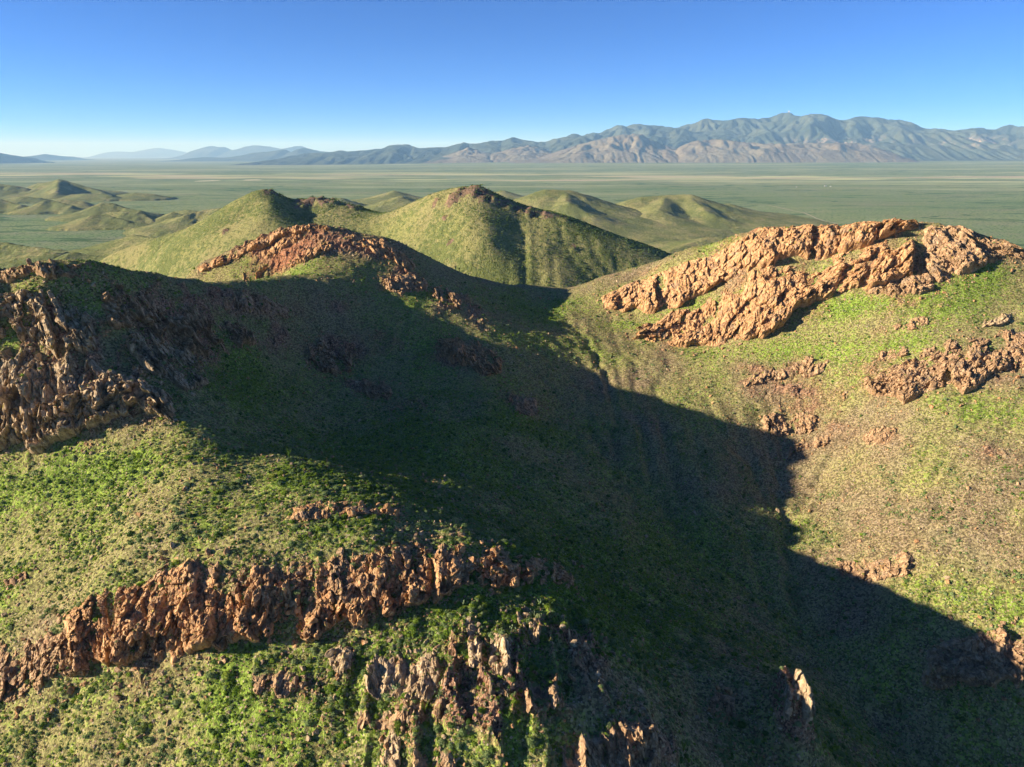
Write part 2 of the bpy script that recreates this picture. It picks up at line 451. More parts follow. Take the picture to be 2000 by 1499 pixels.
# gridded copy of the base for quick lookups
GX0, GX1, GY0, GY1, GS = -620.0, 720.0, 40.0, 780.0, 4.0
gx = np.arange(GX0, GX1 + GS, GS); gy = np.arange(GY0, GY1 + GS, GS)
GZ = zbase(*np.meshgrid(gx, gy))
def bil(G, x, y):
    fx = np.clip((np.asarray(x, float) - GX0) / GS, 0, len(gx) - 1.001); fy = np.clip((np.asarray(y, float) - GY0) / GS, 0, len(gy) - 1.001)
    ix = fx.astype(int); iy = fy.astype(int); fx = fx - ix; fy = fy - iy
    return (G[iy, ix] * (1 - fx) + G[iy, ix + 1] * fx) * (1 - fy) + (G[iy + 1, ix] * (1 - fx) + G[iy + 1, ix + 1] * fx) * fy
def zq(x, y): return bil(GZ, x, y)

def hit(u, v, y0=90.0, y1=760.0):
    """where the sight line of a photo pixel first meets the smooth hillside"""
    dx, dy, dz = ray(u, v)
    Y = np.arange(y0, y1, 0.5)
    d = ZC + dz / dy * Y - zq(dx / dy * Y, Y)
    k = np.argmax(d < 0) if (d < 0).any() else int(np.argmin(d))
    return np.array([dx / dy * Y[k], Y[k], ZC + dz / dy * Y[k]])
print('base', round(time.time() - T0, 1))

def roughness_add(x, y):
    z = 2.6 * fbm2(x / 55, y / 55, 3, 3) + 0.9 * fbm2(x / 14, y / 14, 3, 8) + 0.42 * fbm2(x / 3.4, y / 3.4, 3, 21) + 0.16 * fbm2(x / 1.1, y / 1.1, 2, 27)
    return z
def ztop(x, y): return zq(x, y) + roughness_add(x, y)
# ------------------------------------------------------------------ the plain
def zground(x, y):
    r = np.sqrt(x * x + y * y)
    az = x / np.maximum(np.abs(y), 1.0)
    ramp = smooth(-0.35, 0.1, az) * np.where(y > 0, 1.0, 0.0)
    return ramp * 150.0 * (1 - np.exp(-np.maximum(r - 9000.0, 0) / 9000.0))

def zplain(x, y):
    r = np.sqrt(x * x + y * y)
    return zground(x, y) - 6.0 + 6.0 * fbm2(x / 520, y / 520, 2, 31) * smooth(900, 1500, r) * (1 - smooth(6000, 12000, r))
def build_ground():
    th = np.radians(np.concatenate([np.linspace(-180, -50, 60)[:-1], np.linspace(-50, 50, 520), np.linspace(50, 180, 60)[1:]]))
    rr = np.concatenate([[0.5], np.exp(np.linspace(math.log(120), math.log(90000), 230))])
    R, TH = np.meshgrid(rr, th, indexing='ij')
    X = R * np.sin(TH); Y = R * np.cos(TH)
    Z = zplain(X, Y)
    me = mesh_from('ground', np.stack([X, Y, Z], -1).reshape(-1, 3), grid_faces(*X.shape), M_PLAIN)
    tag(link('ground', me), kind='structure')
build_ground()

# ------------------------------------------------------------------ mountains (stream-power erosion gives them spurs and ravines)
def erode(h, dx, dy, iters, Kf):
    nr, nc = h.shape; n = nr * nc
    idx = np.arange(n).reshape(nr, nc)
    inner = np.zeros((nr, nc), bool); inner[1:-1, 1:-1] = True
    dg = math.hypot(dx, dy)
    offs = [(-1, 0, dy), (1, 0, dy), (0, -1, dx), (0, 1, dx), (-1, -1, dg), (-1, 1, dg), (1, -1, dg), (1, 1, dg)]
    for _ in range(iters):
        best = np.zeros((nr, nc)); rec = idx.copy(); dist = np.ones((nr, nc))
        for oy, ox, dd in offs:
            hs = np.roll(np.roll(h, -oy, 0), -ox, 1)
            s = (h - hs) / dd
            m = (s > best) & inner
            best[m] = s[m]
            rec[m] = np.roll(np.roll(idx, -oy, 0), -ox, 1)[m]; dist[m] = dd
        order = np.argsort(h.ravel()).tolist()
        rl = rec.ravel().tolist()
        Aa = [1.0] * n
        for i in reversed(order):
            r = rl[i]
            if r != i: Aa[r] += Aa[i]
        f = (Kf * np.sqrt(np.array(Aa) * dx * dy) / dist.ravel()).tolist()
        hl = h.ravel().tolist()
        for i in order:
            r = rl[i]
            if r != i: hl[i] = (hl[i] + f[i] * hl[r]) / (1 + f[i])
        h = np.array(hl).reshape(nr, nc)
    return h

def mountain(name, sky, Yc, Wf, Wb, cell, mat, iters, Kf, seed, wig=0.0, power=1.0, pale=None, noise=0.12, back_flat=False):
    su = np.array([p[0] for p in sky], float); sv = np.array([p[1] for p in sky], float)
    xa = (su[0] - 1000) / FPX * Yc * CP * 1.12; xb = (su[-1] - 1000) / FPX * Yc * CP * 1.12
    if xa > xb: xa, xb = xb, xa
    xs = np.arange(min(xa, (su[0] - 1000) / FPX * Yc) - cell * 6, max(xb, (su[-1] - 1000) / FPX * Yc * 1.1) + cell * 6, cell)
    ys = np.arange(Yc - Wf * 1.05 - abs(wig), Yc + Wb * 1.05 + abs(wig), cell)
    X, Y = np.meshgrid(xs, ys)
    def usky(x, y, z):
        u, v = proj(x, y, z); return u, v
    ZG = zground(X, Y)
    yc = Yc + wig * fbm2(xs / (Wf * 0.9), xs * 0 + seed, 3, seed)
    uc, _ = usky(xs, yc, ZC * np.ones_like(xs))
    vt = np.interp(uc, su, sv)
    dxr, dyr, dzr = ray(uc, vt)
    Hc = np.maximum(ZC + dzr / dyr * yc - zground(xs, yc), 2.0)
    d = Y - yc[None, :]
    t = np.where(d < 0, -d / Wf, d / Wb)
    ends = smooth(0, 1, (X - xs[0]) / (cell * 12)) * smooth(0, 1, (xs[-1] - X) / (cell * 12))
    base = Hc[None, :] * np.clip(1 - t, 0, 1) ** power * ends
    h = base * (1 + noise * 2.5 * fbm2(X / (Wf * 0.35), Y / (Wf * 0.35), 4, seed + 5)) + 2.0 * n2(X / cell, Y / cell, seed + 3)
    h = np.maximum(h, 0) * np.where(t < 1, 1, 0)
    h = erode(h, cell, cell, iters, Kf)
    # keep each bearing's skyline where it is in the view
    for _ in range(3):
        U, V = proj(X, Y, ZG + h)
        el = (ZG + h - ZC) / Y
        ub = np.linspace(su[0], su[-1], int(max(24, (su[-1] - su[0]) / 7)))
        bi = np.clip(np.digitize(U.ravel(), ub), 0, len(ub))
        mx = np.full(len(ub) + 1, -1e9); np.maximum.at(mx, bi, h.ravel() / Y.ravel())
        mx = mx[1:]
        mid = np.concatenate([(ub[1:] + ub[:-1]) / 2, [ub[-1]]])
        dxr, dyr, dzr = ray(mid, np.interp(mid, su, sv))
        want = np.maximum(dzr / dyr * Yc + ZC - np.interp(mid, uc, zground(xs, yc)), 1.0) / Yc
        sc = np.clip(want / np.maximum(mx, 1e-6), 0.4, 2.5)
        sc = np.convolve(np.pad(sc, 1, mode='edge'), [0.25, 0.5, 0.25], 'valid')
        h = h * np.interp(U, mid, sc)
    Z = ZG + h - 14.0 * (1 - smooth(0, 30, h)) 
    at = {'pale': np.zeros(Z.size)}
    if pale is not None:
        rel = h / np.maximum(Hc[None, :], 1)
        U, V = proj(X, Y, Z)
        at['pale'] = (pale(U, V) * smooth(0.42, 0.62, n2(X / (cell * 5), Y / (cell * 5), 77))).ravel()
    me = mesh_from(name, np.stack([X, Y, Z], -1).reshape(-1, 3), grid_faces(*X.shape), mat, True, at)
    return tag(link(name, me), kind='structure')

MAIN = [(600,300),(640,297),(665,294),(680,296),(720,293),(745,290),(760,284),(790,282),(805,283),(815,289),(840,288),(870,287),(900,279),(910,277),(917,281),(930,280),(960,275),(980,275),(1000,267),(1020,273),(1050,277),(1062,277),(1080,271),(1100,268),(1115,262),(1125,261),(1140,265),(1150,260),(1170,260),(1190,251),(1207,243),(1220,247),(1240,242),(1270,245),(1290,246),(1320,250),(1340,244),(1360,239),(1377,231),(1400,235),(1420,235),(1445,230),(1480,232),(1505,229),(1520,222),(1540,219),(1560,227),(1580,222),(1610,223),(1640,234),(1650,234),(1675,227),(1720,230),(1740,234),(1760,234),(1785,240),(1810,252),(1830,250),(1860,255),(1880,253),(1910,249),(1940,254),(1970,243),(1990,247),(2000,247),(2060,250),(2150,258),(2240,266)]
FOOT1 = [(1000,313),(1050,308),(1090,295),(1130,282),(1170,272),(1210,263),(1250,261),(1270,270),(1290,280),(1320,288),(1360,300),(1400,312)]
FOOT2 = [(1290,312),(1320,290),(1345,279),(1360,275),(1400,272),(1450,277),(1500,281),(1600,279),(1680,280),(1720,290),(1760,303),(1795,314)]
FOOT0 = [(850,310),(890,297),(915,287),(940,295),(960,300),(1000,290),(1030,283),(1060,290),(1090,300),(1120,312)]
pale_band = lambda U, V: np.exp(-((V - 277) / 9) ** 2) * (np.exp(-((U - 1650) / 90) ** 2) + 0.8 * np.exp(-((U - 1900) / 70) ** 2))
mountain('mountain_range', MAIN, 21500.0, 4800.0, 3500.0, 52.0, M_MTN, 20, 0.07, 5, 700.0, 0.9, pale_band, 0.2)
mountain('foothill_ridge', FOOT1, 17000.0, 1900.0, 1500.0, 34.0, M_FOOT, 14, 0.034, 15, 250.0, 0.9, None, 0.2)
mountain('foothill_ridge', FOOT2, 16300.0, 1300.0, 1300.0, 34.0, M_FOOT, 9, 0.022, 25, 80.0, 0.8, None, 0.16)
mountain('foothill_ridge', FOOT0, 18000.0, 1500.0, 1300.0, 36.0, M_FOOT, 14, 0.034, 35, 250.0, 0.9, None, 0.22)
mountain('far_range', [(330,309),(355,303),(370,295),(400,287),(415,285),(430,288),(440,287),(455,293),(480,286),(500,284),(530,287),(550,291),(575,286),(590,285),(605,291),(640,300)], 48000.0, 4200.0, 4000.0, 160.0, M_MTN, 12, 0.024, 45, 900.0)
mountain('far_range', [(440,308),(470,304),(490,299),(520,297),(540,294),(557,292),(570,297),(580,291),(597,289),(620,295),(640,297),(680,301),(720,305)], 30000.0, 3000.0, 2600.0, 110.0, M_MTN, 12, 0.028, 55, 500.0)
mountain('far_range', [(160,310),(200,299),(225,296),(260,297),(290,291),(310,289),(340,293),(370,299),(400,307)], 72000.0, 6000.0, 5000.0, 300.0, M_MTN, 6, 0.006, 65, 900.0)
mountain('far_range', [(-120,296),(-60,291),(0,299),(20,303),(45,307),(80,313),(100,317)], 21000.0, 2400.0, 2200.0, 80.0, M_MTN, 12, 0.03, 75, 300.0)
mountain('far_range', [(20,310),(50,306),(90,301),(115,305),(150,308),(190,311)], 33000.0, 2600.0, 2400.0, 130.0, M_MTN, 10, 0.026, 85, 300.0)
print('mountains', round(time.time() - T0, 1))

# ------------------------------------------------------------------ small hills on the plain
def seg_dist(X, Y, a, b):
    dx, dy = b[0] - a[0], b[1] - a[1]
    t = np.clip(((X - a[0]) * dx + (Y - a[1]) * dy) / (dx * dx + dy * dy + 1e-9), 0, 1)
    return np.hypot(X - a[0] - t * dx, Y - a[1] - t * dy), a[2] + t * (b[2] - a[2])

def small_hill(lines, k=0.42, seed=0, gul=0.10, veg=0.45, mat=None):
    L = [[np.array(P(*q)) for q in ln] for ln in lines]
    allp = np.array([p for l in L for p in l]); hm = allp[:, 2].max()
    mg = hm / k * 2.4 + 20
    x0, x1 = allp[:, 0].min() - mg, allp[:, 0].max() + mg; y0, y1 = allp[:, 1].min() - mg, allp[:, 1].max() + mg
    c = max(allp[:, 1].mean() / FPX * 2.6, 2.6)
    X, Y = np.meshgrid(np.arange(x0, x1, c), np.arange(y0, y1, c * 1.6))
    wx = X + 0.12 * hm * fbm2(X / (hm * 0.9), Y / (hm * 0.9), 3, seed + 1); wy = Y + 0.2 * hm * fbm2(X / (hm * 0.9), Y / (hm * 0.9), 3, seed + 2)
    Z = np.full(X.shape, -1e9)
    for l in L:
        for a, b in zip(l[:-1], l[1:]):
            d, hh = seg_dist(wx, wy, a, b)
            hh = np.maximum(hh, 3.0)
            z = hh * np.exp(-(np.maximum(d, 0) * k / hh * 0.95) ** 1.25 * 0.9)
            Z = np.where(Z < -1e8, z, np.maximum(Z, z) + 0.0)
    g = np.abs(fbm2(X / (hm * 0.55), Y / (hm * 0.55), 4, seed + 7))
    Z = Z - gul * hm * (0.35 - g) * smooth(0.05, 0.5, Z / hm) * (1 - smooth(0.8, 1.0, Z / hm))
    Z = Z - 3.0 + 0.8 * fbm2(X / 12, Y / 12, 2, seed + 9)
    Z = Z - 8 * (1 - smooth(0.02, 0.07, Z / hm))
    v = np.clip(veg + 0.5 * fbm2(X / 60, Y / 60, 3, seed + 4), 0, 1)
    me = mesh_from('hill', np.stack([X, Y, Z], -1).reshape(-1, 3), grid_faces(*X.shape), mat or M_MID, True, {'veg': v, 'rock': np.clip(0.16 * smooth(0.85, 1.0, Z / hm), 0, 1)})
    return tag(link('hill', me), kind='structure')

HILLS = [
 ([[(1005,395,2407),(1040,378,2433),(1070,369,2433),(1110,370,2459),(1140,378,2459),(1180,395,2471),(1205,405,2484)],[(1100,373,2439),(1108,395,2254),(1150,413,2177)]], 0.42),
 ([[(1205,397,2626),(1250,383,2601),(1300,380,2601),(1345,378,2601),(1370,385,2601),(1410,400,2589),(1450,417,2576)],[(1300,381,2601),(1285,408,2326)],[(1345,380,2601),(1380,412,2351)]], 0.42),
 ([[(1395,402,2800),(1420,396,2800),(1460,408,2800)]], 0.35),
 ([[(955,376,3800),(982,371,3800),(1012,381,3800)]], 0.4),
 ([[(735,383,3650),(770,371,3650),(795,378,3650),(820,390,3650)]], 0.4),
 ([[(705,403,2903),(745,394,2903),(782,381,2903),(800,386,2903),(830,396,2886)]], 0.42),
 ([[(650,388,3104),(665,385,3104),(702,400,3090)]], 0.45),
 ([[(1300,492,1569),(1340,476,1659),(1385,461,1735),(1415,459,1761),(1450,468,1774)]], 0.3),
 ([[(60,362,4375),(75,356,4375),(100,354,4375),(116,349,4375),(140,356,4354),(170,365,4323),(198,372,4271)],[(116,350,4375),(112,372,4010)]], 0.45),
 ([[(-40,352,4250),(0,358,4250),(20,361,4250),(37,372,4250)]], 0.45),
 ([[(25,361,4250),(50,366,4250),(72,374,4250)]], 0.45),
 ([[(75,398,3064),(90,389,3064),(105,391,3064),(140,401,3007)]], 0.48),
 ([[(108,390,3200),(122,389,3200),(165,393,3200)]], 0.48),
 ([[(150,413,2744),(185,400,2767),(200,394,2767),(220,396,2767),(240,405,2744),(275,410,2708)]], 0.45),
 ([[(210,413,2441),(240,411,2441),(272,412,2441),(295,427,2395)]], 0.45),
 ([[(150,426,2386),(182,417,2386),(212,420,2386),(252,429,2361)]], 0.45),
 ([[(310,425,2450),(335,413,2450),(357,417,2450)]], 0.45),
 ([[(338,412,2780),(368,408,2780),(382,410,2780)]], 0.45),
 ([[(318,430,2290),(360,418,2290),(400,408,2349),(432,404,2349)]], 0.4),
 ([[(-20,386,3113),(0,388,3113),(15,392,3113),(40,399,3059)]], 0.45),
 ([[(-40,468,1621),(10,471,1621),(60,479,1596),(122,488,1560)]], 0.4),
 ([[(-30,520,1311),(0,510,1335),(40,497,1359),(70,489,1371),(105,490,1371)]], 0.36),
 ([[(75,516,1321),(110,503,1334),(138,490,1346),(170,494,1346),(220,501,1334),(272,517,1296)]], 0.42),
 ([[(170,482,1714),(215,468,1676),(262,456,1650),(305,463,1598)]], 0.34),
 ([[(138,379,3850),(165,377,3850),(216,379,3850)]], 0.4),
 ([[(22,384,3650),(45,382,3650),(78,385,3650)]], 0.4),
 ([[(240,378,3950),(265,375,3950),(300,378,3950)]], 0.3),
]
for i, (ln, k) in enumerate(HILLS): small_hill(ln, k * (1.15 if i < 8 else 1.45), 100 + i * 13, 0.04 if i < 8 else 0.08, 0.55 if i < 8 else 0.65)
print('hills', round(time.time() - T0, 1))

# ------------------------------------------------------------------ the two scrub peaks behind the saddle
MID = [
 (515,371,1000),(480,381,995),(450,397,990),(400,427,985),(350,452,990),(300,470,1000),(250,487,1010),(200,506,1020),
 (545,381,1000),(570,391,1000),(600,389,1005),(640,389,1010),(680,399,1005),(710,409,1000),(740,417,985),
 (522,400,950),(528,425,910),(535,450,880),(590,420,965),(610,445,915),(660,430,945),(690,450,915),(480,420,940),(430,460,900),(480,460,880),(400,490,880),(450,500,850),(350,510,890),(300,520,910),(560,470,860),(650,480,860),
 (925,367,900),(880,374,905),(850,381,912),(800,401,930),(770,411,955),(905,369,902),
 (950,375,900),(990,395,893),(1040,413,885),(1100,424,880),(1150,439,885),(1200,457,890),(1260,479,895),(1310,499,900),
 (925,400,865),(935,430,835),(950,470,800),(860,430,860),(850,470,830),(860,500,800),(900,520,775),(1000,440,845),(1000,490,800),(1000,550,755),(1050,480,812),(1100,480,822),(1100,550,765),(1180,500,818),(1200,545,790),(1250,520,815),
 (750,450,905),(750,480,870),(700,490,850),(800,490,830),
]
MHID = [(-700,1000,-235),(-560,900,-236),(-500,800,-238),(-300,700,-238),(0,650,-238),(250,680,-238),(450,780,-238),(550,950,-238),(-360,1120,-130),(-200,1150,-160),(-100,1100,-150),(0,1050,-150),(60,1000,-120),(150,980,-150),(250,990,-190),
 (-400,1300,-235),(0,1300,-238),(300,1250,-238),(600,1200,-240),(-800,1300,-240),(-600,1150,-215),(-330,1050,-85)]
mp = np.array([P(*q) for q in MID] + [(x, y, z + ZC) for x, y, z in MHID], float)
MA = mp[:, :2] / SC; MN = len(MA)
MK = np.zeros((MN + 3, MN + 3)); MK[:MN, :MN] = kern(((MA[:, None] - MA[None]) ** 2).sum(-1)) + np.eye(MN) * 0.001
MK[:MN, MN] = 1; MK[:MN, MN + 1:] = MA; MK[MN, :MN] = 1; MK[MN + 1:, :MN] = MA.T
MW = np.linalg.solve(MK, np.concatenate([mp[:, 2], [0, 0, 0]]))
mgx = np.arange(-760.0, 640.0, 3.2); mgy = np.arange(650.0, 1290.0, 3.6)
MX, MY = np.meshgrid(mgx, mgy)
MZ = MW[MN] + MW[MN + 1] * MX / SC + MW[MN + 2] * MY / SC
for k in range(MN): MZ = MZ + MW[k] * kern((MX / SC - MA[k, 0]) ** 2 + (MY / SC - MA[k, 1]) ** 2)
# ravines on the faces, from the same kind of erosion on a coarser copy
H0 = MZ[::2, ::2] + 1.2 * fbm2(MX[::2, ::2] / 30, MY[::2, ::2] / 30, 3, 61)
H1 = erode(np.maximum(H0, -5), 6.4, 7.2, 9, 0.026)
dE = np.clip(H1 - H0, -9, 0) * 0.4
iy = np.clip(np.arange(len(mgy)) / 2, 0, dE.shape[0] - 1.001); ix = np.clip(np.arange(len(mgx)) / 2, 0, dE.shape[1] - 1.001)
a0 = iy.astype(int); b0 = ix.astype(int); fy = (iy - a0)[:, None]; fx = (ix - b0)[None, :]
DE = (dE[a0][:, b0] * (1 - fx) + dE[a0][:, b0 + 1] * fx) * (1 - fy) + (dE[a0 + 1][:, b0] * (1 - fx) + dE[a0 + 1][:, b0 + 1] * fx) * fy
def blob(u, v, ru, rv, H=None):
    """ellipse of the hillside round a photo pixel -> weight over x, y"""
    c = hit(u, v)[:2]; e = (hit(u + ru, v)[:2] - hit(u - ru, v)[:2]) / 2; f = (hit(u, v - rv)[:2] - hit(u, v + rv)[:2]) / 2
    M = np.array([e, f]).T
    if abs(np.linalg.det(M)) < 1: M = np.diag([10.0, 10.0])
    Mi = np.linalg.inv(M)
    def w(x, y):
        a = Mi[0, 0] * (x - c[0]) + Mi[0, 1] * (y - c[1]); b = Mi[1, 0] * (x - c[0]) + Mi[1, 1] * (y - c[1])
        return np.exp(-(a * a + b * b))
    return w
MROCK = np.zeros_like(MZ)
for (u, v, Y, r) in [(905,378,895,16),(930,378,895,18),(950,388,890,18),(885,392,885,12),(985,405,885,14),(1010,415,880,14),(1040,418,880,14),(1070,430,878,13),(1100,430,878,12),(850,398,895,8),(600,392,1000,22),(640,392,1005,22),(690,404,1000,14),(530,378,998,14),(440,452,905,6),(880,470,815,5),(1120,480,825,6),(870,430,860,6)]:
    p = P(u, v, Y); MROCK = np.maximum(MROCK, np.exp(-((MX - p[0]) ** 2 + ((MY - p[1]) / 1.3) ** 2) / r ** 2))
_, F2_, cid_, fac_ = worley(MX / 9, MY / 9, np.full_like(MX, .5), 9)
MZ = MZ + DE + 1.6 * fbm2(MX / 60, MY / 60, 3, 63) + 0.5 * fbm2(MX / 11, MY / 11, 3, 64) + smooth(.25, .8, MROCK) * (cid_ * 5 + fac_ * 3 - 1.0)
mveg = np.clip(0.42 + 0.55 * fbm2(MX / 45, MY / 45, 4, 66) - DE * 0.06, 0, 1)
me = mesh_from('scrub_peaks', np.stack([MX, MY, MZ], -1).reshape(-1, 3), grid_faces(*MX.shape), M_MID, True, {'veg': mveg, 'rock': np.clip(MROCK * 0.95 - 0.05 + 0.25 * fbm2(MX / 20, MY / 20, 3, 69), 0, 1)})
tag(link('hill', me), kind='structure')
def mid_z(x, y):
    fx = np.clip((x - mgx[0]) / 3.2, 0, len(mgx) - 1.01); fy = np.clip((y - mgy[0]) / 3.6, 0, len(mgy) - 1.01)
    return MZ[fy.astype(int), fx.astype(int)]
print('mid', round(time.time() - T0, 1))
#@@HAZE
# ------------------------------------------------------------------ haze: one box of even, thin air round everything
def build_haze():
    x = 94000.0; z0, z1 = -40.0, 1700.0
    V = [(-x,-x,z0),(x,-x,z0),(x,x,z0),(-x,x,z0),(-x,-x,z1),(x,-x,z1),(x,x,z1),(-x,x,z1)]
    F = [(0,3,2,1),(4,5,6,7),(0,1,5,4),(1,2,6,5),(2,3,7,6),(3,0,4,7)]
    t = NT('thin_haze')
    pv = t.n('ShaderNodeVolumePrincipled')
    pv.inputs['Color'].default_value = HAZE_COL
    pv.inputs['Absorption Color'].default_value = (1, 1, 1, 1)
    pv.inputs['Density'].default_value = HAZE_DENSITY
    pv.inputs['Anisotropy'].default_value = 0.0
    t.t.links.new(pv.outputs[0], t.out.inputs['Volume'])
    o = link('haze', mesh_from('haze', V, F, t.m, False))
    tag(o, 'thin pale blue haze filling the air over the basin', 'haze', kind='stuff')
HAZE_COL = (0.32, 0.62, 1.0, 1); HAZE_DENSITY = 2.7e-5
build_haze()
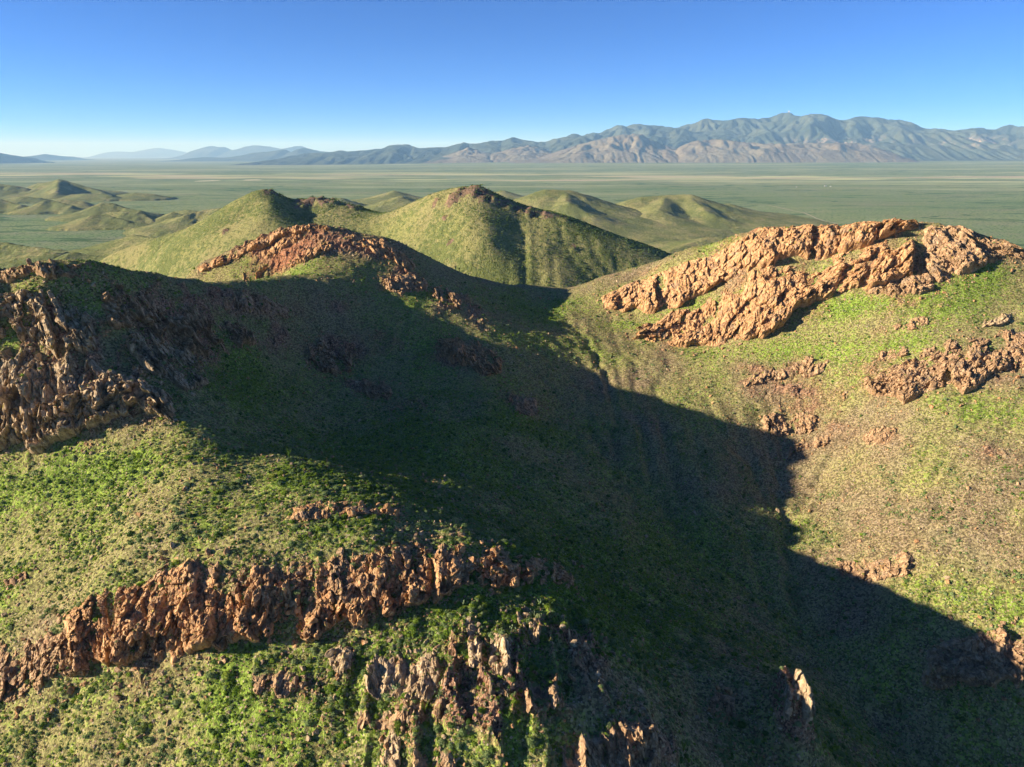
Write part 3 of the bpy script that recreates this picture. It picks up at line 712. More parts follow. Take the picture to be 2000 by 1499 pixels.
# ------------------------------------------------------------------ where the outcrops stand (label, top edge, foot, depth, rib width, rock, mesh step, seed, lean, blocks, ledge, solid)
OUT = [
 # --- right ridge
 ('red-brown cliff band along the top of the sunlit ridge', [(1165,588),(1200,572),(1240,548),(1300,527),(1350,508),(1400,494),(1440,474),(1470,460),(1500,450),(1550,446),(1600,442),(1650,439),(1690,433),(1740,431),(1800,436)],
  [(1180,602),(1230,606),(1280,605),(1310,598),(1350,583),(1400,563),(1440,545),(1470,532),(1500,521),(1560,506),(1600,500),(1640,490),(1690,476),(1740,458),(1800,446)], 7.0, 9.0, 'red', 0.40, 1001, -0.15, 24, .35, .50, .55, (.97, 1.12)),
 ('second cliff band below the crest band, under the grassy ledge', [(1222,652),(1260,632),(1300,615),(1350,592),(1400,572),(1450,556),(1500,546),(1550,531),(1600,521),(1650,506),(1700,491),(1750,478),(1790,466)],
  [(1225,662),(1260,669),(1300,676),(1350,676),(1400,673),(1450,666),(1490,660),(1530,640),(1550,614),(1590,590),(1640,572),(1700,561),(1790,546)], 8.0, 10.0, 'red', 0.40, 1002, -0.2, 24, .35, .45),
 ('slanting brown rock slabs where the sunlit ridge drops right', [(1795,450),(1830,452),(1870,453),(1910,463),(1950,473),(2010,492)], [(1795,546),(1830,552),(1870,545),(1910,530),(1950,512),(2010,512)], 5.5, 7.0, 'brown', 0.4, 1003, 0.8, 14, .3, .4, .55, (.97, 1.12)),
 ('broken orange-brown cliff low on the sunlit slope, cut by the frame', [(1680,738),(1720,722),(1760,708),(1820,692),(1880,667),(1930,652),(2020,638)], [(1685,752),(1720,778),(1770,786),(1830,772),(1880,765),(1930,748),(2020,728)], 5.5, 7.0, 'brown', 0.34, 1004, 0.1, 18, .4, .3),
 ('long low rock rib halfway up the sunlit slope', [(1545,712),(1570,700),(1600,692),(1625,690)], [(1545,732),(1575,735),(1600,732),(1622,718)], 3.0, 4.5, 'brown', 0.3, 1005, -0.2, 5),
 ('ragged rock step left of the long low rib', [(1445,745),(1480,730),(1515,718),(1540,722)], [(1447,762),(1480,755),(1515,745),(1540,738)], 2.6, 4.0, 'brown', 0.3, 1006, -0.2, 5),
 ('domed tan outcrop alone above the shadow edge', [(1485,812),(1510,798),(1545,794),(1580,800),(1602,815)], [(1487,832),(1510,842),(1550,846),(1580,842),(1602,830)], 3.6, 5.0, 'brown', 0.28, 1007, 0.1, 7),
 ('low rock rib sloping down to the shadow edge', [(1530,876),(1555,858),(1590,846),(1625,842)], [(1532,888),(1560,876),(1595,868),(1625,858)], 2.8, 4.0, 'brown', 0.28, 1008, -0.1, 5),
 ('small brown outcrop right of the domed outcrop', [(1680,850),(1700,838),(1730,832),(1755,838)], [(1682,866),(1705,870),(1735,866),(1755,855)], 2.6, 4.0, 'brown', 0.28, 1009, 0.0, 5),
 ('small stepped outcrop in the upper middle of the sunlit slope', [(1715,690),(1740,680),(1775,676)], [(1715,702),(1745,702),(1775,694)], 2.2, 3.6, 'brown', 0.28, 1010, 0.0, 4),
 ('short row of blocky tan rock near the right edge', [(1915,632),(1945,622),(1985,612)], [(1915,645),(1945,640),(1985,628)], 2.4, 3.6, 'tan', 0.28, 1011, 0.0, 5),
 ('bare broken rock patch above the shadow, low on the sunlit wall', [(1625,1098),(1670,1085),(1720,1080),(1790,1072)], [(1630,1118),(1675,1130),(1725,1130),(1790,1112)], 2.6, 4.0, 'brown', 0.26, 1012, 0.2, 8, .5, .2),
 ('pale ribbed rock wall crossed by the shadow, lower right corner', [(1800,1268),(1850,1240),(1900,1220),(1950,1204),(2030,1190)], [(1805,1312),(1850,1318),(1900,1322),(1950,1338),(2030,1325)], 4.5, 5.0, 'brown', 0.24, 1013, 0.4, 14, .3, .3),
 ('rock step joining the two cliff bands left of centre', [(1440,548),(1475,532),(1515,524),(1550,520)], [(1442,566),(1478,556),(1518,548),(1552,538)], 4.0, 5.0, 'red', 0.36, 1014, -0.2, 6, .4, .2),
 ('rock step joining the two cliff bands near their right end', [(1620,500),(1660,484),(1700,472),(1740,462)], [(1622,520),(1662,510),(1702,496),(1742,482)], 4.0, 5.0, 'red', 0.36, 1015, -0.2, 6, .4, .2),
 ('blunt rock nose under the right end of the lower cliff band', [(1690,555),(1730,545),(1780,538),(1830,540)], [(1692,578),(1735,582),(1785,580),(1832,568)], 4.2, 5.0, 'brown', 0.36, 1016, 0.3, 6, .4, .2),
 ('scattered ledge on the green slope below the slabs', [(1740,640),(1775,628),(1815,624)], [(1742,656),(1778,650),(1817,642)], 3.0, 4.2, 'brown', 0.34, 1017, 0.2, 5, .5, .1),
 ('broken ledge above the broken orange-brown cliff', [(1790,690),(1830,676),(1870,664)], [(1792,704),(1833,694),(1873,682)], 2.8, 4.2, 'brown', 0.34, 1018, 0.1, 5, .5, .15),
 # --- middle hill
 ('reddish rock crest along the skyline of the middle hill', [(378,528),(430,503),(480,482),(540,458),(600,444),(650,439)], [(388,534),(440,516),(490,497),(545,474),(605,458),(650,452)], 4.5, 5.5, 'red', 0.40, 1021, -0.3, 12, .3, .35, .55, (.97, 1.12)),
 ('rock rib slanting across the sunlit face of the middle hill', [(500,500),(530,482),(560,462),(590,452),(612,450)], [(515,508),(545,496),(575,478),(600,466),(615,460)], 3.4, 4.5, 'red', 0.38, 1022, -0.3, 9, .3, .2),
 ('second slanting rock rib lower on the middle hill', [(560,518),(590,500),(605,482),(625,476),(650,470)], [(562,527),(595,515),(612,502),(635,492),(655,482)], 3.4, 4.5, 'red', 0.38, 1023, -0.3, 9, .3, .2),
 ('broken red rock on the right shoulder of the middle hill', [(670,455),(700,452),(740,466),(780,482),(820,505)], [(668,472),(700,480),(740,495),(780,515),(815,530)], 3.2, 5.0, 'red', 0.38, 1024, 0.2, 12, .5, .15),
 ('brown crag above the bright green hollow on the middle hill', [(745,540),(775,530),(805,532),(840,545)], [(748,562),(778,574),(808,570),(840,565)], 4.2, 4.5, 'brown', 0.34, 1025, 0.1, 8),
 ('sunlit knob of rock at the shadow line below the brown crag', [(842,560),(862,555),(885,565),(905,590)], [(842,574),(860,585),(882,596),(903,608)], 3.8, 4.0, 'brown', 0.34, 1026, 0.2, 6),
 ('low orange rib at the foot of the middle hill', [(472,536),(500,524),(525,515)], [(475,543),(502,537),(528,524)], 2.4, 3.6, 'red', 0.34, 1027, -0.2, 5),
 # --- left outcrop
 ('tall fluted cliff at the left edge above the bright green slope', [(-30,705),(10,690),(60,690),(120,700),(180,715),(240,735),(300,755),(348,790)], [(-30,890),(10,884),(60,868),(120,852),(180,838),(240,822),(300,812),(348,834)], 9.0, 8.5, 'tan', 0.26, 1031, 0.10, 26, .5, .25),
 ('upper brown buttresses on the shoulder of the left ridge', [(-30,565),(20,555),(70,555),(110,562),(150,590),(190,625)], [(-30,660),(20,668),(70,680),(110,690),(160,700),(205,705)], 8.0, 8.0, 'tan', 0.28, 1032, 0.25, 18, .5, .2),
 ('dark crag leaning down the middle of the left ridge', [(185,575),(230,568),(290,575),(350,592),(420,612),(500,640)], [(200,640),(250,650),(300,665),(360,690),(430,700),(505,672)], 6.5, 7.0, 'brown', 0.3, 1033, 0.5, 18, .55, .2),
 ('rib of rock between the two crags of the left ridge', [(222,650),(270,645),(320,660),(370,690),(415,722)], [(250,700),(290,738),(330,758),(375,768),(412,756)], 6.0, 6.0, 'tan', 0.26, 1034, 0.4, 14, .45, .25),
 ('rocky skyline of the left ridge', [(-20,530),(40,522),(90,519),(150,524),(210,526)], [(-20,552),(40,546),(90,545),(150,552),(210,548)], 3.4, 5.0, 'brown', 0.3, 1035, 0.2, 12, .7, .15),
 # --- shaded bowl
 ('shaded cliff facing right in the dark bowl', [(595,672),(630,664),(665,675),(692,695)], [(600,715),(635,728),(668,735),(690,725)], 5.5, 5.0, 'brown', 0.34, 1041, 0.3, 10, .5, .25),
 ('largest shaded outcrop, right below the sunlit knob', [(840,655),(890,650),(940,668),(985,700)], [(850,690),(895,712),(945,730),(985,728)], 5.5, 5.0, 'red', 0.34, 1042, 0.4, 12, .5, .25),
 ('shaded rock step in the middle of the dark bowl', [(690,738),(730,735),(770,748)], [(692,768),(730,775),(768,778)], 4.2, 4.5, 'brown', 0.34, 1043, 0.2, 6, .5, .2),
 ('small shaded outcrop low in the bowl beside the gully', [(1000,775),(1025,768),(1052,780)], [(1002,800),(1028,812),(1052,806)], 2.8, 4.0, 'brown', 0.34, 1044, 0.2, 5),
 ('shaded brown rock strip under the left ridge crest', [(430,575),(480,570),(530,580),(575,600)], [(430,600),(480,602),(530,612),(575,622)], 3.2, 5.0, 'brown', 0.36, 1045, 0.4, 8, .5, .15),
 # --- foreground
 ('dark crag low at the left edge of the near spur', [(-30,1268),(20,1248),(70,1232),(120,1225),(180,1240)], [(-30,1385),(20,1372),(75,1352),(120,1332),(185,1312)], 4.4, 5.0, 'brown', 0.2, 1051, 0.0, 12, .5, .08),
 ('red-brown near cliff with deep clefts left of the grassy chute', [(118,1212),(152,1184),(200,1162),(260,1128),(330,1104),(390,1092),(445,1096)], [(128,1290),(165,1288),(192,1285),(240,1318),(300,1304),(360,1288),(440,1248)], 5.2, 5.5, 'red', 0.19, 1052, 0.08, 26, .35, .5),
 ('long ribbed near cliff below the spur crest', [(405,1128),(440,1106),(500,1094),(560,1088),(620,1084),(700,1068),(780,1054),(855,1052)], [(395,1262),(460,1258),(520,1242),(600,1238),(700,1206),(760,1192),(855,1166)], 4.6, 5.0, 'red', 0.19, 1053, 0.10, 34, .5, .38),
 ('half-shaded cliff at the nose of the near spur', [(835,1054),(900,1056),(950,1062),(1000,1072),(1060,1088),(1125,1116)], [(835,1168),(900,1152),(960,1142),(1020,1152),(1080,1148),(1130,1150)], 4.6, 5.0, 'red', 0.2, 1054, 0.05, 18, .4, .4),
 ('rounded tan crag below the spur nose', [(705,1290),(740,1272),(790,1262),(840,1268),(865,1290)], [(705,1335),(745,1352),(795,1362),(840,1355),(865,1335)], 3.4, 4.4, 'tan', 0.17, 1055, 0.15, 12, .35, .3),
 ('pale upright rock fin catching the sun', [(955,1240),(972,1232),(992,1240)], [(958,1325),(978,1335),(1000,1328)], 2.8, 5.0, 'tan', 0.16, 1056, 0.05, 5, .3, .5),
 ('thin leaning rock fin left of the pale fin', [(908,1208),(922,1205),(936,1215)], [(915,1290),(930,1300),(945,1296)], 2.4, 4.0, 'tan', 0.16, 1057, 0.15, 4, .3, .4),
 ('jagged sunlit rib rising from the shade', [(1005,1180),(1020,1175),(1040,1190),(1058,1215)], [(1008,1215),(1025,1238),(1045,1262),(1058,1258)], 2.6, 4.0, 'tan', 0.17, 1058, 0.3, 5, .3, .35),
 ('small rib standing in shade right of the jagged rib', [(1108,1240),(1120,1236),(1132,1246)], [(1108,1262),(1120,1272),(1132,1268)], 2.2, 3.2, 'tan', 0.17, 1059, 0.2, 3),
 ('weathered crag beneath the pale fin', [(915,1340),(940,1332),(965,1340)], [(915,1368),(940,1376),(965,1370)], 2.4, 3.4, 'tan', 0.16, 1060, 0.0, 4),
 ('shadowed crag with a sunlit left edge below the fins', [(1020,1345),(1045,1330),(1075,1340),(1100,1362)], [(1022,1380),(1048,1388),(1078,1390),(1100,1382)], 3.0, 4.0, 'brown', 0.17, 1061, 0.1, 7),
 ('dark brown slab right of the shadowed crag', [(1130,1235),(1160,1242),(1178,1270)], [(1110,1300),(1145,1320),(1178,1318)], 3.0, 4.5, 'brown', 0.18, 1062, 0.2, 5),
 ('shattered brown rock at the bottom of the frame', [(1085,1455),(1140,1430),(1200,1415),(1260,1412),(1300,1440)], [(1085,1520),(1140,1530),(1200,1530),(1260,1520),(1300,1500)], 3.4, 4.4, 'brown', 0.16, 1063, 0.25, 14, .4, .25),
 ('grey-brown shelf of rock between green patches, bottom centre', [(690,1385),(730,1372),(790,1362),(840,1366)], [(692,1405),(735,1410),(790,1406),(840,1396)], 2.4, 3.6, 'brown', 0.16, 1064, 0.0, 8, .5, .2),
 ('narrow cleft crag near the bottom, left of the shelf', [(735,1425),(760,1415),(785,1425)], [(738,1480),(762,1488),(785,1478)], 2.6, 3.6, 'tan', 0.16, 1065, 0.1, 5),
 ('rough rock knob at the bottom of the frame', [(800,1468),(850,1450),(895,1462)], [(800,1510),(850,1515),(895,1508)], 2.4, 3.6, 'brown', 0.16, 1066, 0.0, 6),
 ('dark crag beside the green patch left of the tan crag', [(490,1318),(520,1305),(560,1298),(600,1310)], [(492,1345),(525,1352),(560,1350),(600,1340)], 2.4, 3.8, 'brown', 0.17, 1067, -0.1, 8, .5, .15),
 ('two-pronged crag between the near cliff and the tan crag', [(640,1262),(665,1250),(690,1262)], [(640,1300),(668,1312),(690,1300)], 2.4, 3.6, 'tan', 0.17, 1068, 0.0, 5),
 ('rubbly outcrop on the crest of the near spur', [(556,998),(600,985),(660,980),(730,985),(790,996)], [(560,1014),(605,1016),(660,1012),(730,1008),(790,1012)], 2.2, 3.6, 'red', 0.24, 1069, 0.1, 12, .5, .1),
 ('lone sunlit pinnacle standing out of the shade', [(1520,1400),(1535,1392),(1555,1394),(1572,1408)], [(1518,1450),(1540,1470),(1562,1474),(1578,1462)], 3.4, 4.0, 'tan', 0.2, 1070, 0.2, 8, .4, .4, .6),
 ('dark rock knob left of the lone pinnacle', [(1382,1372),(1405,1355),(1438,1362)], [(1385,1395),(1410,1406),(1438,1400)], 4.5, 4.0, 'brown', 0.2, 1071, 0.1, 5, .3, .3),
 ('shaded slabs on the far side of the gully', [(1795,1300),(1840,1280),(1885,1290)], [(1800,1330),(1845,1335),(1885,1338)], 2.6, 4.0, 'red', 0.24, 1072, 0.4, 6),
 ('thin band of bare rock at the top of the near slope, left edge', [(5,1135),(30,1118),(52,1108)], [(8,1150),(32,1140),(55,1125)], 2.0, 3.4, 'brown', 0.2, 1073, 0.0, 4),
]
# ------------------------------------------------------------------ near hillside mesh
VEG = [(120,925,300,55,.5),(40,1010,200,60,.25),(330,1375,420,70,.22),(900,1180,200,40,.15),(1080,1440,200,50,.2),(1420,590,110,12,.5),(1300,640,90,10,.35),(1660,600,170,24,.55),(1500,690,220,24,.35),(1860,600,150,40,.3),(1920,530,70,28,.55),(1950,790,130,40,.5),(1700,690,220,60,.2),(1650,480,60,10,.5),
       (620,525,140,25,.25),(470,760,50,70,.45),(800,930,160,60,.3),(1080,1120,160,45,.4),(1300,1200,150,60,.35),(1060,605,60,30,.45),(820,575,40,20,.3),(1880,1150,150,40,.25),(1450,640,60,10,.25),(700,880,200,60,.15),
       (1720,950,260,120,-.16),(1650,850,300,160,-.08),(850,820,420,200,.12),(1150,1050,200,120,.12),(1970,960,90,200,-.12),(1300,680,110,40,-.1),(880,770,230,70,-.12),(560,640,140,60,-.1),(800,850,420,160,.18),(1250,1150,260,160,.15),(1500,860,140,50,-.12),(1300,900,50,100,-.2),(1680,1200,160,60,-.1),(250,1000,260,30,-.1),(420,1060,240,30,-.08)]
ROCKP = [(450,570,90,18,.55),(640,600,110,30,.5),(660,690,70,40,.6),(760,650,90,35,.5),(900,690,90,35,.6),(930,620,40,40,.5),(1020,790,50,30,.5),(800,800,90,30,.35),(520,660,60,40,.6),(300,560,160,14,.5),
         (1560,800,110,40,.45),(1590,745,90,30,.4),(1720,850,70,30,.45),(1640,760,60,20,.35),(1720,640,90,40,.4),(1780,600,60,25,.4),(1850,660,80,20,.4),(1720,1110,110,30,.45),(1480,720,50,20,.4),(1880,1270,90,50,.6),
         (850,1330,140,60,.4),(1000,1350,120,90,.35),(500,1330,150,25,.25),(1200,1470,130,40,.5),(1150,1280,70,60,.4),(1560,1360,50,60,.5),(1420,1380,40,30,.5),(560,470,110,16,.4),(760,540,80,30,.4),(880,590,40,30,.5),(1450,1160,50,40,.3),(1600,1300,40,30,.35),
         (700,1410,200,50,.3),(1250,560,60,20,.3),(650,995,90,14,.5),(560,470,170,35,.62),(700,475,120,35,.6),(790,530,70,40,.5),(1400,520,200,40,.4),(1600,460,220,20,.5),(1850,480,120,40,.5),(1500,610,180,30,.35),(1660,720,160,40,.35),(1560,860,90,40,.4),(300,1180,260,40,.35),(350,640,170,80,.62),(450,600,120,45,.6),(600,470,150,30,.68),(900,1330,260,110,.56),(1560,765,100,25,.5),(1660,830,70,25,.45),(1480,770,50,20,.45),(1800,720,90,25,.45),(1900,690,70,25,.5),(1620,900,60,20,.4),(1750,780,60,20,.4),(1950,880,60,20,.4),(1850,1000,60,20,.35),(1400,560,150,40,.35),(700,1130,240,40,.35),(900,1250,220,60,.4),(1700,520,60,20,.4),(830,1440,120,40,.4),(420,1430,60,20,.3)]
VB = [(blob(u, v, a, b), k) for u, v, a, b, k in VEG]
RB = [(blob(u, v, a, b), k) for u, v, a, b, k in ROCKP]
REDB = [blob(1300,560,200,70), blob(560,480,220,60), blob(1550,500,180,60), blob(800,560,120,60)]
GVEG = np.zeros_like(GZ); GROCK = np.zeros_like(GZ); GRED = np.zeros_like(GZ)
GXX, GYY = np.meshgrid(gx, gy)
for w, k in VB: GVEG += k * w(GXX, GYY)
for w, k in RB: GROCK = np.maximum(GROCK, k * w(GXX, GYY))
for a in OUT:   # bare stony ground round every outcrop
    tp, bp = np.array(a[1], float), np.array(a[2], float); nk = 7
    for f in np.linspace(0.06, 0.94, nk):
        pu = [np.interp(f, np.linspace(0, 1, len(q)), q[:, 0]) for q in (tp, bp)]; pv = [np.interp(f, np.linspace(0, 1, len(q)), q[:, 1]) for q in (tp, bp)]
        A_, B_ = hit(pu[0], pv[0]), hit(pu[1], pv[1]); c_ = (A_ + B_) / 2; rad = max(np.linalg.norm(A_ - B_) * 0.62, 3.0)
        GROCK = np.maximum(GROCK, 0.40 * np.exp(-((GXX - c_[0]) ** 2 + (GYY - c_[1]) ** 2) / rad ** 2))
for w in REDB: GRED = np.maximum(GRED, w(GXX, GYY))
def veg_at(x, y):
    return np.clip(0.30 + 1.15 * bil(GVEG, x, y) + 0.50 * fbm2(x / 24, y / 24, 4, 41), 0, 1)
def rock_at(x, y):
    return np.clip(bil(GROCK, x, y) * 1.25 + 0.42 * fbm2(x / 17, y / 17, 4, 51) - 0.07, 0, 1)

# shallow rills down the slopes
eh = erode(GZ + 1.2 * fbm2(GXX / 22, GYY / 22, 3, 91), GS, GS, 7, 0.018)
GRILL = np.clip(eh - GZ, -5.0, 0.3)

def near_z(x, y, rk=None):
    rk = rock_at(x, y) if rk is None else rk
    z = zq(x, y) + roughness_add(x, y) + 0.7 * bil(GRILL, x, y)
    return z
FINB = [(blob(1000,1330,240,130), 1.0), (blob(800,1340,160,90), .8), (blob(1200,1460,160,70), .9), (blob(520,1170,330,70), .35), (blob(150,700,220,150), .7), (blob(380,660,150,90), .6), (blob(1420,1350,90,70), .5), (blob(1120,1240,100,80), .8), (blob(560,1330,140,40), .5), (blob(1900,1270,120,60), .5), (blob(1600,560,240,60), .25)]
def KNOLL(x, y, c=hit(1546, 1425)): return np.exp(-(((x - c[0]) / 7.0) ** 2 + ((y - c[1]) / 11.0) ** 2) / 2)
def fins(x, y):
    w = 0
    for f, k in FINB: w = np.maximum(w, k * f(x, y))
    wx = x + 2.5 * fbm2(x / 9, y / 9, 2, 601); wy = y
    r1 = 1 - np.abs(2 * n2(wx / 6.5, wy / 24, 603) - 1); r2 = 1 - np.abs(2 * n2(wx / 2.6 + 9, wy / 9, 605) - 1)
    kn = KNOLL(x, y) ** 2
    return 14.0 * kn * (0.75 + 0.5 * r2) + w * (4.2 * (r1 ** 1.6 - 0.35) + 1.5 * (r2 - 0.5)), np.maximum(w * smooth(0.5, 0.85, r1 * 0.7 + r2 * 0.3), smooth(.25, .6, kn))
EDGE0, NTH, NR = -62, 960, 800
th = np.radians(np.linspace(EDGE0, 58, NTH)); C0 = -60.0
rr = np.exp(np.linspace(math.log(152), math.log(860), NR))
R_, TH_ = np.meshgrid(rr, th, indexing='ij')
NX = R_ * np.sin(TH_); NY = C0 + R_ * np.cos(TH_)
NRK = rock_at(NX, NY)
fz, fr = fins(NX, NY)
NRK = np.clip(NRK + 0.55 * fr, 0, 1)
NZ = near_z(NX, NY, NRK) + fz
m = NRK > 0.2
xx, yy, zz = NX[m], NY[m], NZ[m]
_, f2a, ca, fa = worley(xx / 4.6, yy / 4.6, zz / 7.0, 401)
_, f2b, cb, fb = worley(xx / 1.7, yy / 1.7, zz / 2.2, 411)
amp = smooth(0.28, 0.75, NRK[m])
NZ[m] += amp * (2.6 * ca + 1.8 * fa - 0.9 + 0.8 * cb + 0.6 * fb)
nveg = veg_at(NX, NY)
me = mesh_from('hillside', np.stack([NX, NY, NZ], -1).reshape(-1, 3), grid_faces(*NX.shape), M_HILL, True,
               {'veg': nveg, 'rock': NRK, 'red': np.clip(bil(GRED, NX, NY) * 0.9, 0, 1)}, (NRK[:-1, :-1] > 0.42).ravel())
tag(link('hillside', me), kind='structure')
def surf_z(x, y):
    """height of the finished near mesh"""
    r = np.hypot(x, y - C0); a = np.arctan2(x, y - C0)
    fi = np.clip((np.log(r) - math.log(152)) / (math.log(860) - math.log(152)) * (NR - 1), 0, NR - 1.001)
    fj = np.clip((a - th[0]) / (th[-1] - th[0]) * (NTH - 1), 0, NTH - 1.001)
    i = fi.astype(int); j = fj.astype(int); fi = fi - i; fj = fj - j
    return (NZ[i, j] * (1 - fj) + NZ[i, j + 1] * fj) * (1 - fi) + (NZ[i + 1, j] * (1 - fj) + NZ[i + 1, j + 1] * fj) * fi
print('near', round(time.time() - T0, 1))
# ------------------------------------------------------------------ rock outcrops
TALUS = []
LEDGES = []      # places on rock where a shrub can root: x, y, z
def polyline(ps, n):
    ps = np.array(ps, float); s = np.concatenate([[0], np.cumsum(np.hypot(*np.diff(ps[:, :2], axis=0).T))])
    t = np.linspace(0, s[-1], n)
    return np.stack([np.interp(t, s, ps[:, k]) for k in range(ps.shape[1])], -1), s[-1]

def block_mesh(seed):
    """an angular joint block: a cut-up, faceted polyhedron"""
    r = np.random.default_rng(seed)
    import bmesh
    bm = bmesh.new(); bmesh.ops.create_icosphere(bm, subdivisions=3, radius=1.0)
    V = np.array([v.co[:] for v in bm.verts])
    pl = r.normal(size=(10, 3)); pl /= np.linalg.norm(pl, axis=1)[:, None]; off = r.uniform(0.34, 0.66, 10)
    for n_, d_ in zip(pl, off):
        k = V @ n_ - d_; V -= np.where(k > 0, k, 0)[:, None] * n_[None]
    V += 0.05 * np.stack([fbm3(V[:, 0] * 3 + q * 9, V[:, 1] * 3, V[:, 2] * 3, 2, seed + q) for q in range(3)], -1)
    F = [[v.index for v in f.verts] for f in bm.faces]; bm.free()
    me = mesh_from('rock_block', V, F, None, False, {'ledge': np.zeros(len(V))})
    return me
BLOCKS = {}
for mname, mm in (('red', M_RED), ('brown', M_BROWN), ('tan', M_TAN)):
    BLOCKS[mname] = []
    for k in range(5):
        b = block_mesh(500 + k); b.materials.append(mm); BLOCKS[mname].append(b)
MATS = {'red': M_RED, 'brown': M_BROWN, 'tan': M_TAN}

def outcrop(label, top, base, depth, rib, mat, res, seed, lean=0.0, nblocks=8, ledge=0.5, solid=0.3, kz=0.55, tf=(0.84, 1.06), name='rock_outcrop', group=None, cat='outcrop'):
    if 1055 <= seed <= 1068: kz, nblocks = 0.32, 3
    T = np.array([hit(u, v) for u, v in top]); B = np.array([hit(u, v) for u, v in base])
    nn = 60
    T, lt = polyline(T, nn); B, lb = polyline(B, nn)
    L = (lt + lb) / 2; Hh = np.linalg.norm(T - B, axis=1).mean()
    ns = int(np.clip(L / res, 24, 620)); nt = int(np.clip(Hh * 1.25 / res, 16, 190))
    s = np.linspace(0, 1, ns); t = np.linspace(-0.10, 1.10, nt)
    Ts = np.stack([np.interp(s, np.linspace(0, 1, nn), T[:, k]) for k in range(3)], -1)
    Bs = np.stack([np.interp(s, np.linspace(0, 1, nn), B[:, k]) for k in range(3)], -1)
    S, TT = np.meshgrid(s, t)
    X = Bs[None, :, 0] + (Ts - Bs)[None, :, 0] * TT[..., None][..., 0]
    Y = Bs[None, :, 1] + (Ts - Bs)[None, :, 1] * TT
    Z0 = surf_z(X, Y)
    out = Bs[:, :2] - Ts[:, :2]
    out = np.stack([np.convolve(np.pad(out[:, k], 10, mode='edge'), np.ones(21) / 21, 'valid') for k in range(2)], -1)
    out /= np.linalg.norm(out, axis=1)[:, None] + 1e-6
    sm = S * L; tm = TT * Hh
    wob = 1.0 * fbm2(sm / (rib * 1.5), tm / (rib * 1.5), 3, seed + 1) * rib * 0.22
    def warp(s_, t_):
        wob = fbm2(s_ / (rib * 1.5), t_ / (rib * 1.5), 3, seed + 1) * rib * 0.22
        return (s_ + lean * t_ + wob) / rib, (t_ + wob) / (rib * 1.9)
    def core(s_, t_):       # the broad shape of the face: ribs, clefts, beds
        a_, b_ = warp(s_, t_)
        r1 = 1 - np.abs(2 * n2(a_ * 0.8, b_ * 0.55, seed + 61) - 1); r2 = 1 - np.abs(2 * n2(a_ * 2.1 + 3, b_ * 1.1, seed + 63) - 1)
        bed = (t_ + 0.35 * lean * s_ + 0.8 * fbm2(s_ / (rib * 1.2), t_ / rib, 2, seed + 67) * rib * 0.4) / (rib * 0.5)
        bedc = hsh(np.floor(bed), np.floor(a_ * 0.7), bed * 0, seed + 68)
        gaps = fbm2(s_ / (rib * 1.7), t_ / (rib * 2.2), 3, seed + 73); broad = fbm2(s_ / (rib * 3.0), t_ * 0 + seed, 3, seed + 71)
        big = smooth(0.075, 0.0, np.abs(n2(a_ * 0.42 + 11, b_ * 0.16, seed + 91) - 0.5)) * smooth(0.45, 0.6, n2(a_ * 0.3, b_ * 0.2, seed + 93))
        return solid + 0.25 + 1.0 * (r1 - 0.5) + 0.5 * (r2 - 0.5) + 0.30 * broad + 0.55 * gaps + 0.40 * (bedc - 0.5) - 0.24 * (bed - np.floor(bed)) - 0.95 * big
    def cells(s_, t_, ws, wt, sd):   # joint blocks: centre of the block each point belongs to, and how near its edge
        p, q = s_ / ws, t_ / wt; ip, iq = np.floor(p), np.floor(q)
        F1 = np.full(p.shape, 9.0); F2 = np.full(p.shape, 9.0); cx = p * 0; cy = p * 0; hh_ = p * 0
        for dx in (-1, 0, 1):
            for dy in (-1, 0, 1):
                ax, ay = ip + dx, iq + dy; z_ = ax * 0
                fx, fy = ax + hsh(ax, ay, z_, sd), ay + hsh(ax, ay, z_, sd + 1)
                d_ = np.abs(fx - p) * 0.55 + np.maximum(np.abs(fx - p), np.abs(fy - q)) * 0.7
                nr_ = d_ < F1
                F2 = np.where(nr_, F1, np.minimum(F2, d_)); F1 = np.where(nr_, d_, F1); cx = np.where(nr_, fx, cx); cy = np.where(nr_, fy, cy)
        id_ = hsh(np.floor(cx * 64), np.floor(cy * 64), cx * 0, sd + 2)
        return cx * ws, cy * wt, F2 - F1, id_
    la = sm + lean * tm
    cs, ct, e1, i1 = cells(la, tm, rib * 0.52, rib * 0.62, seed + 11)
    cs2, ct2, e2, i2 = cells(la, tm, rib * 0.20, rib * 0.22, seed + 31)
    t1 = (hsh(np.floor(i1 * 9999), i1 * 0, i1 * 0, seed + 5) - 0.5) * (la - cs) / rib + (hsh(np.floor(i1 * 9999), i1 * 0 + 1, i1 * 0, seed + 5) - 0.62) * (tm - ct) / rib
    t2 = (hsh(np.floor(i2 * 9999), i2 * 0, i2 * 0, seed + 6) - 0.5) * (la - cs2) / rib + (hsh(np.floor(i2 * 9999), i2 * 0 + 1, i2 * 0, seed + 6) - 0.6) * (tm - ct2) / rib
    snap = core(cs - lean * ct, ct); snap2 = core(cs2 - lean * ct2, ct2)
    cr = 0.62 * snap + 0.38 * snap2 + 1.5 * t1 + 1.7 * t2 + 0.16 * (i1 - 0.5) + 0.10 * (i2 - 0.5) - 0.16 * smooth(0.10, 0.0, e1) - 0.07 * smooth(0.10, 0.0, e2)
    TU = TT + 0.16 * fbm2(sm / (rib * 1.3), sm * 0 + 3.3, 3, seed + 95) * (1 - TT) + 0.20 * fbm2(sm / (rib * 1.1), sm * 0 + 8.8, 3, seed + 97) * TT * (0.35 if tf[0] > .9 else 1.0)
    env = smooth(-0.06, 0.10, TU) * (1 - 0.34 * smooth(0.15, 0.85, TU)) * (1 - smooth(tf[0], tf[1], TU))
    ew = min(0.10, 4.0 / L)
